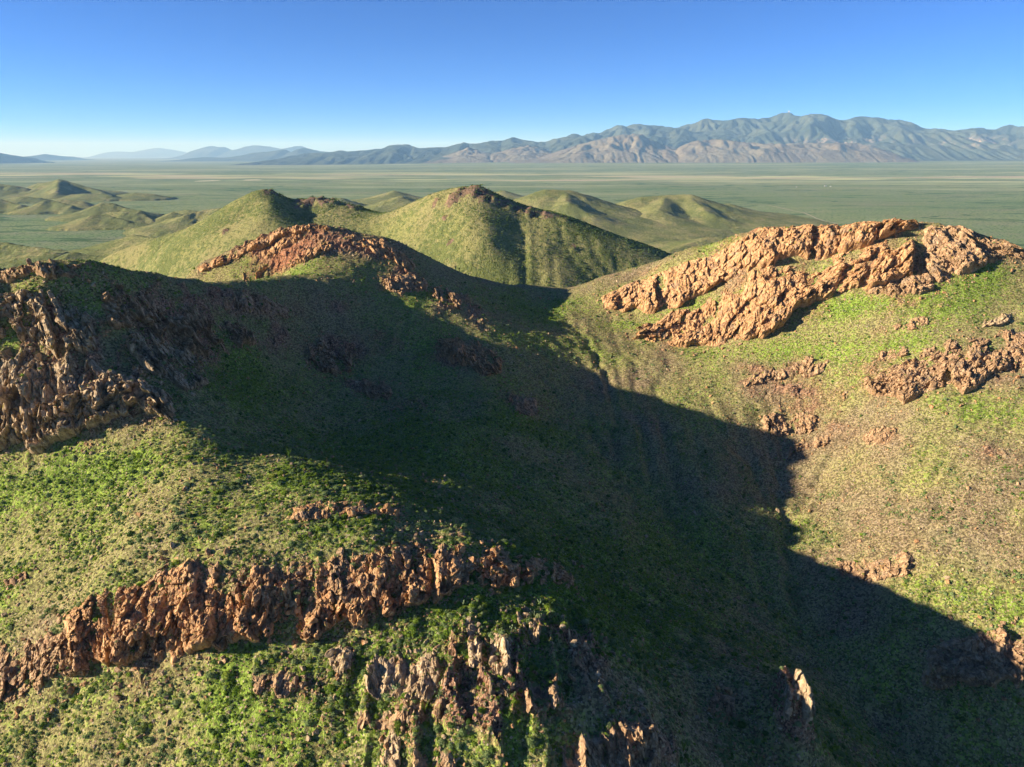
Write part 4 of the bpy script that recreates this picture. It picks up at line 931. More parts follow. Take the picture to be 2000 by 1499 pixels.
    edg = smooth(0.0, ew, S) * smooth(1.0, 1 - ew, S)
    m_ = env * edg
    fray = fbm2(sm / (rib * 0.8), tm / (rib * 0.8), 3, seed + 75)
    D = depth * (m_ * cr - 0.40 * (1 - m_) * (1 + 1.6 * fray))
    D = D + 0.09 * fbm2(sm / 0.8, tm / 0.8, 3, seed + 81) * min(1, depth / 2)
    D = np.maximum(D, -depth * 0.6)
    kx = 0.86
    V = np.stack([X + out[None, :, 0] * D * kx, Y + out[None, :, 1] * D * kx, Z0 + D * kz], -1)
    # jitter sideways so that faces are not one height field
    V[..., 0] += 0.07 * rib * env * (i1 - 0.5) + 0.03 * rib * env * (i2 - 0.5)
    du = np.gradient(V, axis=1); dv = np.gradient(V, axis=0)
    nrm = np.cross(du, dv); nrm /= np.linalg.norm(nrm, axis=-1)[..., None] + 1e-9
    if nrm[..., 2].mean() < 0: nrm = -nrm
    up = nrm[..., 2]
    led = smooth(0.62, 0.9, up) * ledge + smooth(0.9, 1.06, TT) * 0.5
    F = grid_faces(nt, ns)
    me = mesh_from('rock_face', V.reshape(-1, 3), F, MATS[mat], False, {'ledge': led})
    c = V[nt // 8, ns // 2]
    e = bpy.data.objects.new(name, None); scene.collection.objects.link(e)
    e.location = c
    o = link('rock_face', me, e); o.location = -Vector(c)
    tag(e, label, cat, group)
    good = (up > 0.62) & (TT > 0.12) & (TT < 1.0) & (D > -depth * 0.2)
    gi = np.argwhere(good); r = np.random.default_rng(seed)
    if len(gi):
        take = gi[r.choice(len(gi), min(len(gi), int(L * Hh / 8 * (0.4 + ledge))), replace=True)]
        for i, j in take: LEDGES.append(tuple(V[i, j]))
    for k in range(int(14 + L * 1.5)):      # where loose blocks gather: the foot, the ends, the broken top edge
        f_, g_ = r.uniform(-0.06, 1.06), (r.normal(-0.12, 0.16) if r.random() < .65 else r.normal(1.04, 0.12))
        q = [np.interp(f_, s, Bs[:, k_]) + (np.interp(f_, s, Ts[:, k_]) - np.interp(f_, s, Bs[:, k_])) * g_ for k_ in (0, 1)]
        if r.random() < .15: q[0] += r.normal() * 4; q[1] += r.normal() * 4
        TALUS.append((q[0], q[1], min(depth, 5) * r.lognormal(-2.3, 0.5), 'rbt'.index(mat[0])))
    for k in range(nblocks):
        i = int(nt * r.uniform(0.12, 0.82)); j = int(ns * r.uniform(0.06, 0.94))
        q = V[i, j] - Vector(c)
        sz = r.uniform(0.35, 0.8) * min(depth, 2.4)
        b = link('rock_block', BLOCKS[mat][int(r.integers(5))], e)
        b.location = q; b.rotation_euler = (r.uniform(-.3, .3), r.uniform(-.3, .3), r.uniform(0, 6.28)); b.scale = (sz * r.uniform(.6, 1.1), sz * r.uniform(.6, 1.1), sz * r.uniform(.8, 1.3))
    return e

for a in OUT: outcrop(*a)
print('outcrops', round(time.time() - T0, 1))
# ------------------------------------------------------------------ shrubs, rubble and other plants
def leaf_cloud(n, seed, rx=0.5, rz=0.42, size=0.16, core=True, zlift=0.30, up=0.0):
    """many small leaf faces through a domed volume"""
    r = np.random.default_rng(seed); V = []; F = []
    lob = r.normal(size=(6, 3)); lob /= np.linalg.norm(lob, axis=1)[:, None]
    for k in range(n):
        d = r.normal(size=3); d /= np.linalg.norm(d); d[2] = abs(d[2]) * 1.1 - 0.15
        rad = r.uniform(0.55, 1.0) ** 0.6 * (0.8 + 0.3 * max(0, (lob @ d).max()) ** 3)
        c = np.array([d[0] * rx, d[1] * rx, d[2] * rz + zlift * rz]) * rad
        nrm = d + r.normal(size=3) * 0.6 + np.array([0, 0, up]); nrm /= np.linalg.norm(nrm)
        a = np.cross(nrm, r.normal(size=3)); a /= np.linalg.norm(a) + 1e-6; b = np.cross(nrm, a)
        s = size * r.uniform(0.6, 1.3)
        i = len(V); V += [c - a * s * .5 - b * s * .3, c + a * s * .5 - b * s * .35, c + a * s * .12 + b * s * .75]
        F.append((i, i + 1, i + 2))
    if core:
        import bmesh
        bm = bmesh.new(); bmesh.ops.create_icosphere(bm, subdivisions=1, radius=1.0)
        i0 = len(V)
        for v in bm.verts:
            q = np.array(v.co); k = r.uniform(0.6, 0.85)
            V.append(np.array([q[0] * rx * k, q[1] * rx * k, q[2] * rz * k + zlift * rz * 0.8]))
        F += [tuple(i0 + v.index for v in f.verts) for f in bm.faces]; bm.free()
    return np.array(V), np.array(F)

M_SAGE = leaf_material('grey_green_leaves', (0.18, 0.25, 0.09), (0.24, 0.30, 0.12), (0.33, 0.36, 0.17), 0.4)
M_LIME = leaf_material('yellow_green_leaves', (0.15, 0.25, 0.03), (0.24, 0.32, 0.045), (0.34, 0.36, 0.075), 0.45)
M_DARK = leaf_material('dark_green_leaves', (0.075, 0.13, 0.03), (0.105, 0.165, 0.04), (0.14, 0.18, 0.055), 0.35)
M_STRAW = leaf_material('dry_grass_blades', (0.26, 0.22, 0.09), (0.30, 0.27, 0.12), (0.22, 0.23, 0.07))
M_WOOD = NT('grey_stem'); M_WOOD.bsdf((0.16, 0.12, 0.085), 0.95); M_WOOD = M_WOOD.m
PROTO = bpy.data.collections.new('plant_prototypes')
def proto(name, V, F, mat):
    me = mesh_from(name, V, F, mat, False)
    o = bpy.data.objects.new(name, me); PROTO.objects.link(o); return o
kinds = [('sage', M_SAGE, 0.5, 0.40, .17), ('sage', M_SAGE, 0.55, 0.46, .15), ('lime', M_LIME, 0.5, 0.36, .17), ('dark', M_DARK, 0.55, 0.5, .17), ('straw', M_STRAW, 0.42, 0.36, .20)]
PR = []
for i, (nm, mt, rx, rz, sz) in enumerate(kinds):
    V, F = leaf_cloud(64, 700 + i, rx, rz, sz)
    PR.append(proto('p%d_%s' % (i, nm), V, F, mt))
for i, (nm, mt, rx, rz, sz) in enumerate(kinds):
    V, F = leaf_cloud(16, 720 + i, rx, rz, sz * 1.5)
    PR.append(proto('p%d_%s_low' % (i + 5, nm), V, F, mt))

def scatter(name, label, cat, pts, idx, scl, rot, coll, kind='stuff'):
    me = bpy.data.meshes.new(name)
    me.vertices.add(len(pts)); me.vertices.foreach_set('co', np.asarray(pts, np.float32).ravel())
    a = me.attributes.new('which', 'INT', 'POINT'); a.data.foreach_set('value', np.asarray(idx, np.int32))
    a = me.attributes.new('size', 'FLOAT_VECTOR', 'POINT'); a.data.foreach_set('vector', np.asarray(scl, np.float32).ravel())
    a = me.attributes.new('turn', 'FLOAT_VECTOR', 'POINT'); a.data.foreach_set('vector', np.asarray(rot, np.float32).ravel())
    me.update()
    o = link(name, me)
    ng = bpy.data.node_groups.new(name + '_nodes', 'GeometryNodeTree')
    ng.interface.new_socket('Geometry', in_out='INPUT', socket_type='NodeSocketGeometry')
    ng.interface.new_socket('Geometry', in_out='OUTPUT', socket_type='NodeSocketGeometry')
    N_ = ng.nodes; Lk = ng.links
    gi = N_.new('NodeGroupInput'); go = N_.new('NodeGroupOutput')
    ci = N_.new('GeometryNodeCollectionInfo'); ci.inputs['Collection'].default_value = coll; ci.inputs['Separate Children'].default_value = True; ci.inputs['Reset Children'].default_value = True
    ip = N_.new('GeometryNodeInstanceOnPoints'); ip.inputs['Pick Instance'].default_value = True
    def named(n_, ty):
        q = N_.new('GeometryNodeInputNamedAttribute'); q.data_type = ty; q.inputs['Name'].default_value = n_; return q.outputs[0]
    Lk.new(gi.outputs[0], ip.inputs['Points']); Lk.new(ci.outputs[0], ip.inputs['Instance'])
    Lk.new(named('which', 'INT'), ip.inputs['Instance Index'])
    e2r = N_.new('FunctionNodeEulerToRotation'); Lk.new(named('turn', 'FLOAT_VECTOR'), e2r.inputs[0]); Lk.new(e2r.outputs[0], ip.inputs['Rotation'])
    Lk.new(named('size', 'FLOAT_VECTOR'), ip.inputs['Scale'])
    Lk.new(ip.outputs[0], go.inputs[0])
    md = o.modifiers.new('scatter', 'NODES'); md.node_group = ng
    return tag(o, label, cat, kind=kind)

def in_frame(x, y, z, mg=220):
    u, v = proj(x, y, z); return (u > -mg) & (u < 2000 + mg) & (v > 100) & (v < 1499 + mg) & (y > 20)

# candidate spots over the near hillside
def sector(n, r0, r1, a0, a1, seed):
    r = np.random.default_rng(seed)
    rr_ = np.sqrt(r.uniform(r0 * r0, r1 * r1, n)); aa = np.radians(r.uniform(a0, a1, n))
    return rr_ * np.sin(aa), rr_ * np.cos(aa)
XS, YS = [], []
for n, r0, r1 in ((130000, 105, 230), (170000, 230, 360), (130000, 360, 600)):
    x, y = sector(n, r0, r1, -46, 46, 31 + r0); XS.append(x); YS.append(y)
bx = np.concatenate(XS); by = np.concatenate(YS)
bz = surf_z(bx, by)
vg = veg_at(bx, by); rk = rock_at(bx, by)
rg = np.random.default_rng(5)
clump = fbm2(bx / 6, by / 6, 3, 333)
keep = (rg.random(len(bx)) < np.clip(0.08 + 0.78 * vg + 0.9 * clump, 0.03, 1) * (1 - 0.72 * smooth(0.3, 0.6, rk))) & in_frame(bx, by, bz)
bx, by, bz, vg = bx[keep], by[keep], bz[keep], vg[keep]
lx = np.array(LEDGES)
nb = len(bx)
bx = np.concatenate([bx, lx[:, 0]]); by = np.concatenate([by, lx[:, 1]]); bz = np.concatenate([bz, lx[:, 2] - 0.05]); vg = np.concatenate([vg, np.full(len(lx), .55)])
isl = np.arange(len(bx)) >= nb
dist = np.sqrt(bx ** 2 + by ** 2 + (bz - ZC) ** 2)
q = rg.random(len(bx))
lush = np.clip(vg + 0.25 * fbm2(bx / 12, by / 12, 3, 335), 0, 1)
kd = np.where(q < 0.56 - 0.28 * smooth(.45, .85, lush), (rg.random(len(bx)) < .5).astype(int), np.where(q < 0.86, 2, np.where(q < 0.94, 3, 4)))
kd = np.where((kd == 2) & (lush < 0.30) & (rg.random(len(bx)) < .6), 4, kd)
size = rg.lognormal(-0.60, 0.56, len(bx)) * np.where(kd == 3, 1.25, 1.0) * np.where(isl, 0.75, 1.0) * np.where(kd == 4, .75, 1.0)
size = np.clip(size, 0.25, 2.5)
flat_ = rg.uniform(0.75, 1.15, len(bx))
turn = np.stack([rg.uniform(-.15, .15, len(bx)), rg.uniform(-.15, .15, len(bx)), rg.uniform(0, 6.28, len(bx))], -1)
scl = np.stack([size, size * rg.uniform(.8, 1.2, len(bx)), size * flat_], -1)
print('shrubs', len(bx), round(time.time() - T0, 1))

# the largest-looking ones are plants of their own
U_, V_ = proj(bx, by, bz)
inside = (U_ > 5) & (U_ < 1995) & (V_ > 500) & (V_ < 1490) & (kd != 4)
app = np.where(inside, size / dist, 0)
own = np.argsort(-app)[:300]
def short(lb):
    lb = lb.split(',')[0]
    for cut in (' below ', ' above ', ' on the ', ' at the ', ' along ', ' in the ', ' alone', ' where ', ' halfway', ' beneath', ' between', ' beside', ' right of', ' left of', ' standing', ' under', ' rising', ' catching', ' crossed', ' cut', ' sloping', ' leaning', ' facing', ' with ', ' of the ', ' low ', ' halfway'):
        if cut in lb and len(lb.split(cut)[0].split()) >= 2: lb = lb.split(cut)[0]
    return lb
SH = [short(a[0]) for a in OUT]
SH = [s if SH.count(s) == 1 else a[0].split(',')[0] for s, a in zip(SH, OUT)]
FIX = {'dark crag leaning': 'leaning dark crag', 'dark crag beside': 'dark crag by the green patch', 'dark crag low': 'dark crag at the left edge', 'short row': 'short row of blocky tan rock', 'rock rib slanting': 'slanting rock rib', 'second slanting': 'second slanting rock rib', 'broken orange': 'broken orange-brown cliff', 'small shaded': 'small shaded outcrop', 'narrow cleft': 'narrow cleft crag'}
SH = [next((v_ for k_, v_ in FIX.items() if s.startswith(k_)), s) for s in SH]
OC_ = np.array([(np.mean([p[0] for p in a[1] + a[2]]), np.mean([p[1] for p in a[1] + a[2]])) for a in OUT])
OX_ = np.array([(np.ptp([p[0] for p in a[1] + a[2]]), np.ptp([p[1] for p in a[1] + a[2]])) for a in OUT])
def zone(u, v):
    d_ = np.hypot(np.maximum(np.abs(OC_[:, 0] - u) - OX_[:, 0] / 2, 0), np.maximum(np.abs(OC_[:, 1] - v) - OX_[:, 1] / 2, 0)) + 0.05 * np.hypot(OC_[:, 0] - u, OC_[:, 1] - v)
    k = int(np.argmin(d_)); du, dv = (u - OC_[k, 0]) / (OX_[k, 0] / 2 + 1), (v - OC_[k, 1]) / (OX_[k, 1] / 2 + 1)
    if max(abs(du), abs(dv)) < 1:
        side = 'on the ' + (('left end of the' if du < -.33 else 'right end of the' if du > .33 else 'middle of the') if OX_[k, 0] > 90 else ('upper part of the' if dv < 0 else 'lower part of the'))
    elif abs(du) > abs(dv): side = 'just right of the' if du > 0 else 'just left of the'
    else: side = 'just below the' if dv > 0 else 'just above the'
    return side + ' ' + SH[k], SH[k]
KN = {0: ('round_shrub', 'grey-green rounded shrub'), 1: ('round_shrub', 'grey-green rounded shrub'), 2: ('leafy_shrub', 'yellow-green leafy shrub'), 3: ('dark_shrub', 'dark green bushy shrub')}
OWNM = {}
for i in range(4):
    V, F = leaf_cloud(170, 740 + i, kinds[i][2], kinds[i][3], kinds[i][4] * 0.72, core=True)
    OWNM[i] = [mesh_from('foliage', V, F, kinds[i][1], False)]
    V, F = leaf_cloud(170, 760 + i, kinds[i][2] * 1.05, kinds[i][3] * 0.9, kinds[i][4] * 0.72, core=True)
    OWNM[i].append(mesh_from('foliage', V, F, kinds[i][1], False))
NAMED = {}
for j, i in enumerate(own):
    k = int(kd[i]); nm, lb = KN[k]
    o = link(nm, OWNM[k][j % 2]); o.location = (bx[i], by[i], bz[i]); o.scale = scl[i]; o.rotation_euler = turn[i]
    zl, zs = zone(U_[i], V_[i])
    sz = ('broad ' if scl[i][2] < 0.9 * size[i] else 'big ') if size[i] > 1.45 else ('mid-sized ' if size[i] > 1.15 else 'small ')
    if len((sz + lb + ' ' + zl).split()) > 16: sz = ''
    tag(o, sz + lb + ' ' + zl, 'shrub', 'shrubs round the ' + zs)
    NAMED.setdefault(o['label'], []).append((float(U_[i]), o))
ORD = ['leftmost', 'second', 'third', 'fourth', 'fifth', 'sixth', 'seventh', 'eighth', 'ninth', 'tenth', 'eleventh', 'twelfth', 'thirteenth', 'fourteenth', 'fifteenth']
for lb, l in NAMED.items():      # look-alikes in one place: told apart by their order
    if 1 < len(l) <= 15:
        for n_, (_, o) in enumerate(sorted(l, key=lambda q_: q_[0])):
            s_ = lb + (', leftmost' if n_ == 0 else ', rightmost' if n_ == len(l) - 1 else ', ' + ORD[n_] + ' from left')
            if len(s_.split()) <= 16: o['label'] = s_
rest = np.ones(len(bx), bool); rest[own] = False
which = kd + np.where(dist > 290, 5, 0)
sink = bz - 0.04 * size
scatter('desert_shrub_cover', 'low green desert shrubs covering the near slopes', 'shrub cover', np.stack([bx, by, sink], -1)[rest], which[rest], scl[rest], turn[rest], PROTO)

# scrub on the two peaks behind
x, y = sector(120000, 690, 1080, -32, 20, 77)
z = mid_z(x, y)
cl = fbm2(x / 25, y / 25, 3, 339)
kp = (rg.random(len(x)) < np.clip(0.5 + 0.8 * cl, 0.08, 1)) & in_frame(x, y, z, 10) & (z > 20)
x, y, z = x[kp], y[kp], z[kp]
kq = rg.choice([5, 6, 7, 8], len(x), p=[.2, .15, .25, .4])
ss = rg.uniform(1.0, 2.6, len(x))
scatter('hill_scrub', 'scattered scrub dotting the two olive peaks', 'scrub', np.stack([x, y, z - .1], -1), kq, np.stack([ss, ss, ss * .8], -1), np.stack([x * 0, x * 0, rg.uniform(0, 6.28, len(x))], -1), PROTO)

# rubble: loose stones, densest below and around the outcrops
RUB = bpy.data.collections.new('stone_prototypes')
for mname in ('red', 'brown', 'tan'):
    for b in BLOCKS[mname][:3]:
        RUB.objects.link(bpy.data.objects.new('s_%s_%d' % (mname, len(RUB.objects)), b))
x, y = [np.concatenate(q) for q in zip(sector(45000, 105, 260, -46, 46, 91), sector(60000, 260, 540, -40, 42, 92))]
rkx = rock_at(x, y)
kp = rg.random(len(x)) < np.clip(0.22 + 1.2 * smooth(0.12, 0.55, rkx), 0, 1)
x, y = x[kp], y[kp]; z = surf_z(x, y)
kp = in_frame(x, y, z); x, y, z = x[kp], y[kp], z[kp]
ss = np.clip(rg.lognormal(-1.25, 0.55, len(x)), 0.1, 1.3)
rd = bil(GRED, x, y)
wi = np.where(rg.random(len(x)) < 0.2 + 0.5 * rd, 0, np.where(rg.random(len(x)) < .4, 3, 6)) + rg.integers(0, 3, len(x))
tl = np.array(TALUS); tl = tl[in_frame(tl[:, 0], tl[:, 1], surf_z(tl[:, 0], tl[:, 1]))]
x = np.concatenate([x, tl[:, 0]]); y = np.concatenate([y, tl[:, 1]]); z = surf_z(x, y); ss = np.concatenate([ss, np.clip(tl[:, 2], .15, 1.5)]); wi = np.concatenate([wi, tl[:, 3].astype(int) * 3 + rg.integers(0, 3, len(tl))])
scatter('loose_rubble', 'loose brown stones strewn below the outcrops', 'rubble', np.stack([x, y, z + 0.1 * ss], -1), wi, np.stack([ss, ss * rg.uniform(.7, 1.3, len(x)), ss * rg.uniform(.6, 1.2, len(x))], -1), rg.uniform(-3, 3, (len(x), 3)), RUB)
print('rubble', len(x), round(time.time() - T0, 1))

# boulders one can point to
def spot(u, v, rise=0.0):
    p = hit(u, v)
    # refine against the finished surface
    dx, dy, dz = ray(u, v)
    Y = np.linspace(p[1] - 25, p[1] + 25, 400)
    d = ZC + dz / dy * Y - surf_z(dx / dy * Y, Y)
    k = np.argmax(d < 0) if (d < 0).any() else int(np.argmin(d))
    return Vector((dx / dy * Y[k], Y[k], float(surf_z(np.array([dx / dy * Y[k]]), np.array([Y[k]]))[0]) + rise))
BOULD = [
 (697,1227,1.3,'tan','pale pinkish boulder alone on the green slope below the ribbed cliff'),
 (273,1443,1.2,'brown','tan boulder on the green slope near the bottom left'),
 (62,1405,.9,'red','reddish boulder at the foot of the dark crag, left edge'),
 (325,1365,1.0,'tan','flat tan boulder below the red-brown near cliff'),
 (705,1395,1.0,'tan','upright pale stone left of the bottom shelf'),
 (1190,1345,1.0,'tan','pale boulder in a loose cluster, shaded slope below the fins'),
 (1205,1352,.8,'tan','smaller grey boulder in the loose cluster below the fins'),
 (1196,1278,1.1,'tan','light boulder in shade right of the brown slab'),
 (1212,1358,.9,'tan','lowest boulder of the loose cluster below the fins'),
 (1228,1386,.8,'tan','grey boulder pair member beside the sunlit shrubs, bottom centre'),
 (1177,768,1.5,'tan','pale boulder in the shade of the valley head'),
 (1388,775,1.3,'red','orange boulder on the sunlit slope just above the shadow edge'),
 (1285,1040,.8,'brown','brown boulder at the top of the gully'),
 (1440,1170,1.4,'brown','large shaded boulder in the gully bed'),
 (1475,1185,1.5,'brown','widest boulder in the gully bed'),
 (1455,1150,1.0,'red','reddish boulder beside the gully bed'),
 (1563,1235,1.1,'red','reddish boulder on the far bank of the gully'),
 (1600,1245,1.2,'red','shaded red boulder above the gully bend'),
 (1665,1150,1.3,'red','shaded boulder just inside the shadow edge'),
 (1520,1100,.9,'brown','small shaded boulder on the right wall'),
 (1850,1140,1.4,'red','orange boulder on bright green grass, lower right slope'),
 (1978,1140,1.2,'red','orange boulder near the right edge, lower slope'),
 (1790,1060,1.2,'red','blocky boulder above the bare rock patch'),
 (1855,1208,1.3,'red','orange boulder at the shadow edge above the ribbed wall'),
 (1415,698,1.8,'red','boulder resting below the lower cliff band'),
 (1375,690,1.5,'red','angular boulder under the lower cliff band, left'),
 (1355,695,1.7,'red','blocky boulder at the left foot of the lower cliff band'),
 (1600,745,1.3,'brown','brown boulder under the long low rib'),
 (1655,735,1.2,'brown','isolated stone right of the long low rib'),
 (1690,520,1.6,'tan','pale boulder on the grassy ledge between the cliff bands'),
 (1640,805,1.2,'brown','brown boulder right of the domed outcrop'),
 (1290,665,1.3,'red','reddish stone left of the lower cliff band'),
 (870,880,.9,'tan','pale stone in the dark bowl'),
 (1015,830,.9,'tan','pale stone below the small shaded outcrop'),
 (450,1130,.8,'red','red stone on the grassy chute between near cliffs'),
 (600,1265,.8,'tan','small tan stone below the ribbed cliff'),
 (1435,1290,.9,'brown','stone on the shaded flank above the pinnacle'),
 (1330,1395,.8,'brown','stone on the shaded slope left of the dark knob'),
 (1640,1450,.9,'tan','pale stone by the gully near the bottom'),
 (1790,1230,1.1,'red','reddish boulder left of the ribbed wall'),
]
for k, (u, v, s_, mt, lb) in enumerate(BOULD):
    o = link('boulder', BLOCKS[mt][k % 5]); o.location = spot(u, v, 0.25 * s_)
    o.rotation_euler = (random.uniform(-.5, .5), random.uniform(-.5, .5), random.uniform(0, 6.28)); o.scale = (s_, s_ * random.uniform(.7, 1.1), s_ * random.uniform(.6, .95))
    tag(o, lb, 'boulder', 'loose boulders on the slopes')

# yuccas: a rosette of stiff blades, some on a short trunk
def yucca_blades(seed, n=46, L=0.9):
    r = np.random.default_rng(seed); V = []; F = []
    for k in range(n):
        a = r.uniform(0, 6.283); e = math.asin(r.uniform(-0.05, 0.98)); l = L * r.uniform(.75, 1.1)
        d = np.array([math.cos(a) * math.cos(e), math.sin(a) * math.cos(e), math.sin(e)]); s = np.array([-math.sin(a), math.cos(a), 0]) * 0.045
        i = len(V); V += [d * .05 - s, d * .05 + s, d * l * .55 + s * .9 , d * l * .55 - s * .9, d * l - np.array([0, 0, .08 * l])]
        F += [(i, i + 1, i + 2), (i, i + 2, i + 3), (i + 3, i + 2, i + 4)]
    return np.array(V), np.array(F)
def tube(pts, rad, sides=6):
    V = []; F = []
    pts = [np.array(p, float) for p in pts]
    for k, p in enumerate(pts):
        d = pts[min(k + 1, len(pts) - 1)] - pts[max(k - 1, 0)]; d /= np.linalg.norm(d) + 1e-9
        a = np.cross(d, [0.3, 1, 0.2]); a /= np.linalg.norm(a); b = np.cross(d, a)
        for s in range(sides):
            an = 6.2832 * s / sides; V.append(p + (a * math.cos(an) + b * math.sin(an)) * rad[k])
    for k in range(len(pts) - 1):
        for s in range(sides):
            i = k * sides + s; j = k * sides + (s + 1) % sides
            F += [(i, j, j + sides), (i, j + sides, i + sides)]
    return np.array(V), np.array(F)
YB = [mesh_from('blades', *yucca_blades(800 + k), M_SAGE if k < 2 else M_LIME, False) for k in range(3)]
YT = mesh_from('trunk', *tube([(0, 0, -.3), (.03, 0, .4), (.05, .02, .9)], [.13, .11, .10]), M_WOOD, True)
YS = mesh_from('flower_stalk', *tube([(0, 0, 0), (.02, 0, 1.0), (.06, 0, 1.9)], [.035, .03, .02]), M_WOOD, True)
YUC = [(938,1112,1.2,1,'tall pale yucca on the sunlit nose of the near spur'),(836,1142,1.3,1,'spiky yucca in front of the half-shaded nose cliff'),(812,1163,1.2,0,'lower yucca at the foot of the half-shaded nose cliff'),
       (1090,1262,1.2,0,'yellow-green yucca lit alone in the shade below the jagged rib'),(938,1278,1.1,0,'yucca between the two pale rock fins'),(730,1018,1.5,1,'yellow-green yucca on the skyline of the near spur'),
       (640,915,1.5,1,'lone dark yucca on the spur crest against the shaded bowl'),(890,1052,1.2,0,'yucca on the crest just right of the ribbed cliff'),(775,1420,1.3,1,'yucca beside the narrow cleft crag'),
       (860,1362,1.2,1,'yucca right of the rounded tan crag'),(1160,1070,1.3,0,'small yucca on the dark edge of the spur nose'),(520,1088,1.2,1,'yucca at the top of the ribbed cliff, left part'),
       (890,522,2.4,1,'dark yucca on the skyline right of the middle hill'),(897,525,2.2,1,'second dark yucca on the skyline right of the middle hill'),(850,1475,1.1,0,'yellow yucca by the bottom knob'),(1210,1478,1.1,0,'yucca in front of the shattered rock'),
       (1130,680,1.8,0,'pale plant at the shadow edge by the valley head')]
for k, (u, v, s_, tr, lb) in enumerate(YUC):
    e = bpy.data.objects.new('yucca', None); scene.collection.objects.link(e); e.location = spot(u, v); e.scale = (s_,) * 3; e.rotation_euler = (0, 0, k * 1.3)
    b = link('blades', YB[k % 3], e); b.location = (.05 if tr else 0, .02 if tr else 0, .9 if tr else .1)
    if tr:
        link('trunk', YT, e)
        if k % 3 == 0: st = link('flower_stalk', YS, e); st.location = (.05, .02, 1.0)
    tag(e, lb, 'yucca', 'yuccas on the near slopes')
# ocotillos: a fan of thin wands
def ocotillo(seed):
    r = np.random.default_rng(seed); VV = []; FF = []; o_ = 0
    for k in range(13):
        a = r.uniform(0, 6.28); sp = r.uniform(.25, .95); h = r.uniform(2.3, 3.6)
        p = [(0, 0, 0), (math.cos(a) * sp * .5, math.sin(a) * sp * .5, h * .45), (math.cos(a) * sp * 1.05, math.sin(a) * sp * 1.05, h * .8), (math.cos(a) * sp * 1.3, math.sin(a) * sp * 1.3, h)]
        V, F = tube(p, [.05, .045, .035, .02], 4); VV.append(V); FF.append(F + o_); o_ += len(V)
    return np.concatenate(VV), np.concatenate(FF)
OC = [mesh_from('ocotillo', *ocotillo(850 + k), M_LIME, True) for k in range(2)]
for k, (u, v, lb) in enumerate([(1335,1468,'bright thin-stemmed ocotillo lit in the shade at bottom centre'),(122,530,'ocotillo on the skyline of the left ridge'),(565,895,'ocotillo on the spur below the left ridge'),(490,552,'pale ocotillo in the shade under the left ridge crest'),(830,1395,'ocotillo above the bottom knob'),(778,1440,'ocotillo leaning by the narrow cleft crag')]):
    o = link('ocotillo', OC[k % 2]); o.location = spot(u, v); o.rotation_euler = (0, 0, k * 2.1); o.scale = (1.15,) * 3
    tag(o, lb, 'ocotillo', 'ocotillos on the near slopes')
# prickly pears: heaps of flat oval pads
def pear(seed):
    r = np.random.default_rng(seed); VV = []; FF = []; o_ = 0
    for k in range(22):
        c = np.array([r.normal() * .35, r.normal() * .35, r.uniform(.15, .75)]); n_ = np.array([r.normal(), r.normal(), r.normal() * .3]); n_ /= np.linalg.norm(n_)
        a = np.cross(n_, [0, 0, 1.]); a /= np.linalg.norm(a) + 1e-6; b = np.cross(a, n_)
        ring = [c + a * math.cos(t_) * .16 + b * math.sin(t_) * .22 for t_ in np.linspace(0, 6.283, 9)[:-1]]
        V = np.array([c + n_ * .05] + ring + [c - n_ * .05]); F = [(0, 1 + q_, 1 + (q_ + 1) % 8) for q_ in range(8)] + [(9, 1 + (q_ + 1) % 8, 1 + q_) for q_ in range(8)]
        VV.append(V); FF.append(np.array(F) + o_); o_ += 10
    return np.concatenate(VV), np.concatenate(FF)
M_PEAR = leaf_material('cactus_pads', (0.12, 0.17, 0.075), (0.16, 0.20, 0.10), (0.20, 0.23, 0.12), 0.02)
PPM = [mesh_from('prickly_pear', *pear(870 + k), M_PEAR, False) for k in range(2)]
for k, (u, v, lb) in enumerate([(1040,1202,'prickly pear on top of the jagged rib'),(1002,1232,'prickly pear in sun right of the pale fin'),(1055,1180,'prickly pear at the shade edge above the jagged rib'),(860,1110,'prickly pear on the sunlit nose of the spur'),(858,1362,'prickly pear by the tan crag'),(1790,1215,'prickly pear clump at the shadow edge, lower right'),(905,1180,'prickly pear below the nose cliff'),(775,1345,'prickly pear in front of the tan crag'),(630,1370,'prickly pear on the green slope left of the shelf')]):
    o = link('prickly_pear', PPM[k % 2]); o.location = spot(u, v); o.rotation_euler = (0, 0, k * 1.7); o.scale = (1.5,) * 3
    tag(o, lb, 'cactus', 'prickly pears on the near slopes')
print('plants', round(time.time() - T0, 1))
# ------------------------------------------------------------------ far things: dome, ranch, tracks, pans
def strip(name, uv, half, mat, lift=1.2):
    ps = []
    for u, v in uv:
        dx, dy, dz = ray(u, v); Y = -(ZC + 6) * dy / dz
        for _ in range(4): Y = -(ZC + 6 - zground(np.array([dx / dy * Y]), np.array([Y]))[0]) * dy / dz
        ps.append((dx / dy * Y, Y))
    ps, _ = polyline(ps, 40)
    d = np.gradient(ps, axis=0); d /= np.linalg.norm(d, axis=1)[:, None] + 1e-9
    n_ = np.stack([-d[:, 1], d[:, 0]], -1) * half
    V = []
    for p, q in zip(ps, n_):
        for sg in (-1, 1):
            x, y = p + sg * q; V.append((x, y, float(zplain(np.array([x]), np.array([y]))[0]) + lift))
    F = [(2 * i, 2 * i + 1, 2 * i + 3, 2 * i + 2) for i in range(len(ps) - 1)]
    return tag(link(name, mesh_from(name, V, F, mat)), kind='structure')
t = NT('pale_dirt'); t.bsdf(t.mix(t.noise(0.02, 3), (0.34, 0.29, 0.20), (0.42, 0.37, 0.27)), 1.0, None, 0.0); M_DIRT = t.m
strip('dirt_track', [(1500,402),(1540,410),(1570,416),(1592,428)], 3.0, M_DIRT, 1.0)
strip('dirt_track', [(1592,428),(1610,434),(1640,440)], 3.0, M_DIRT, 1.0)
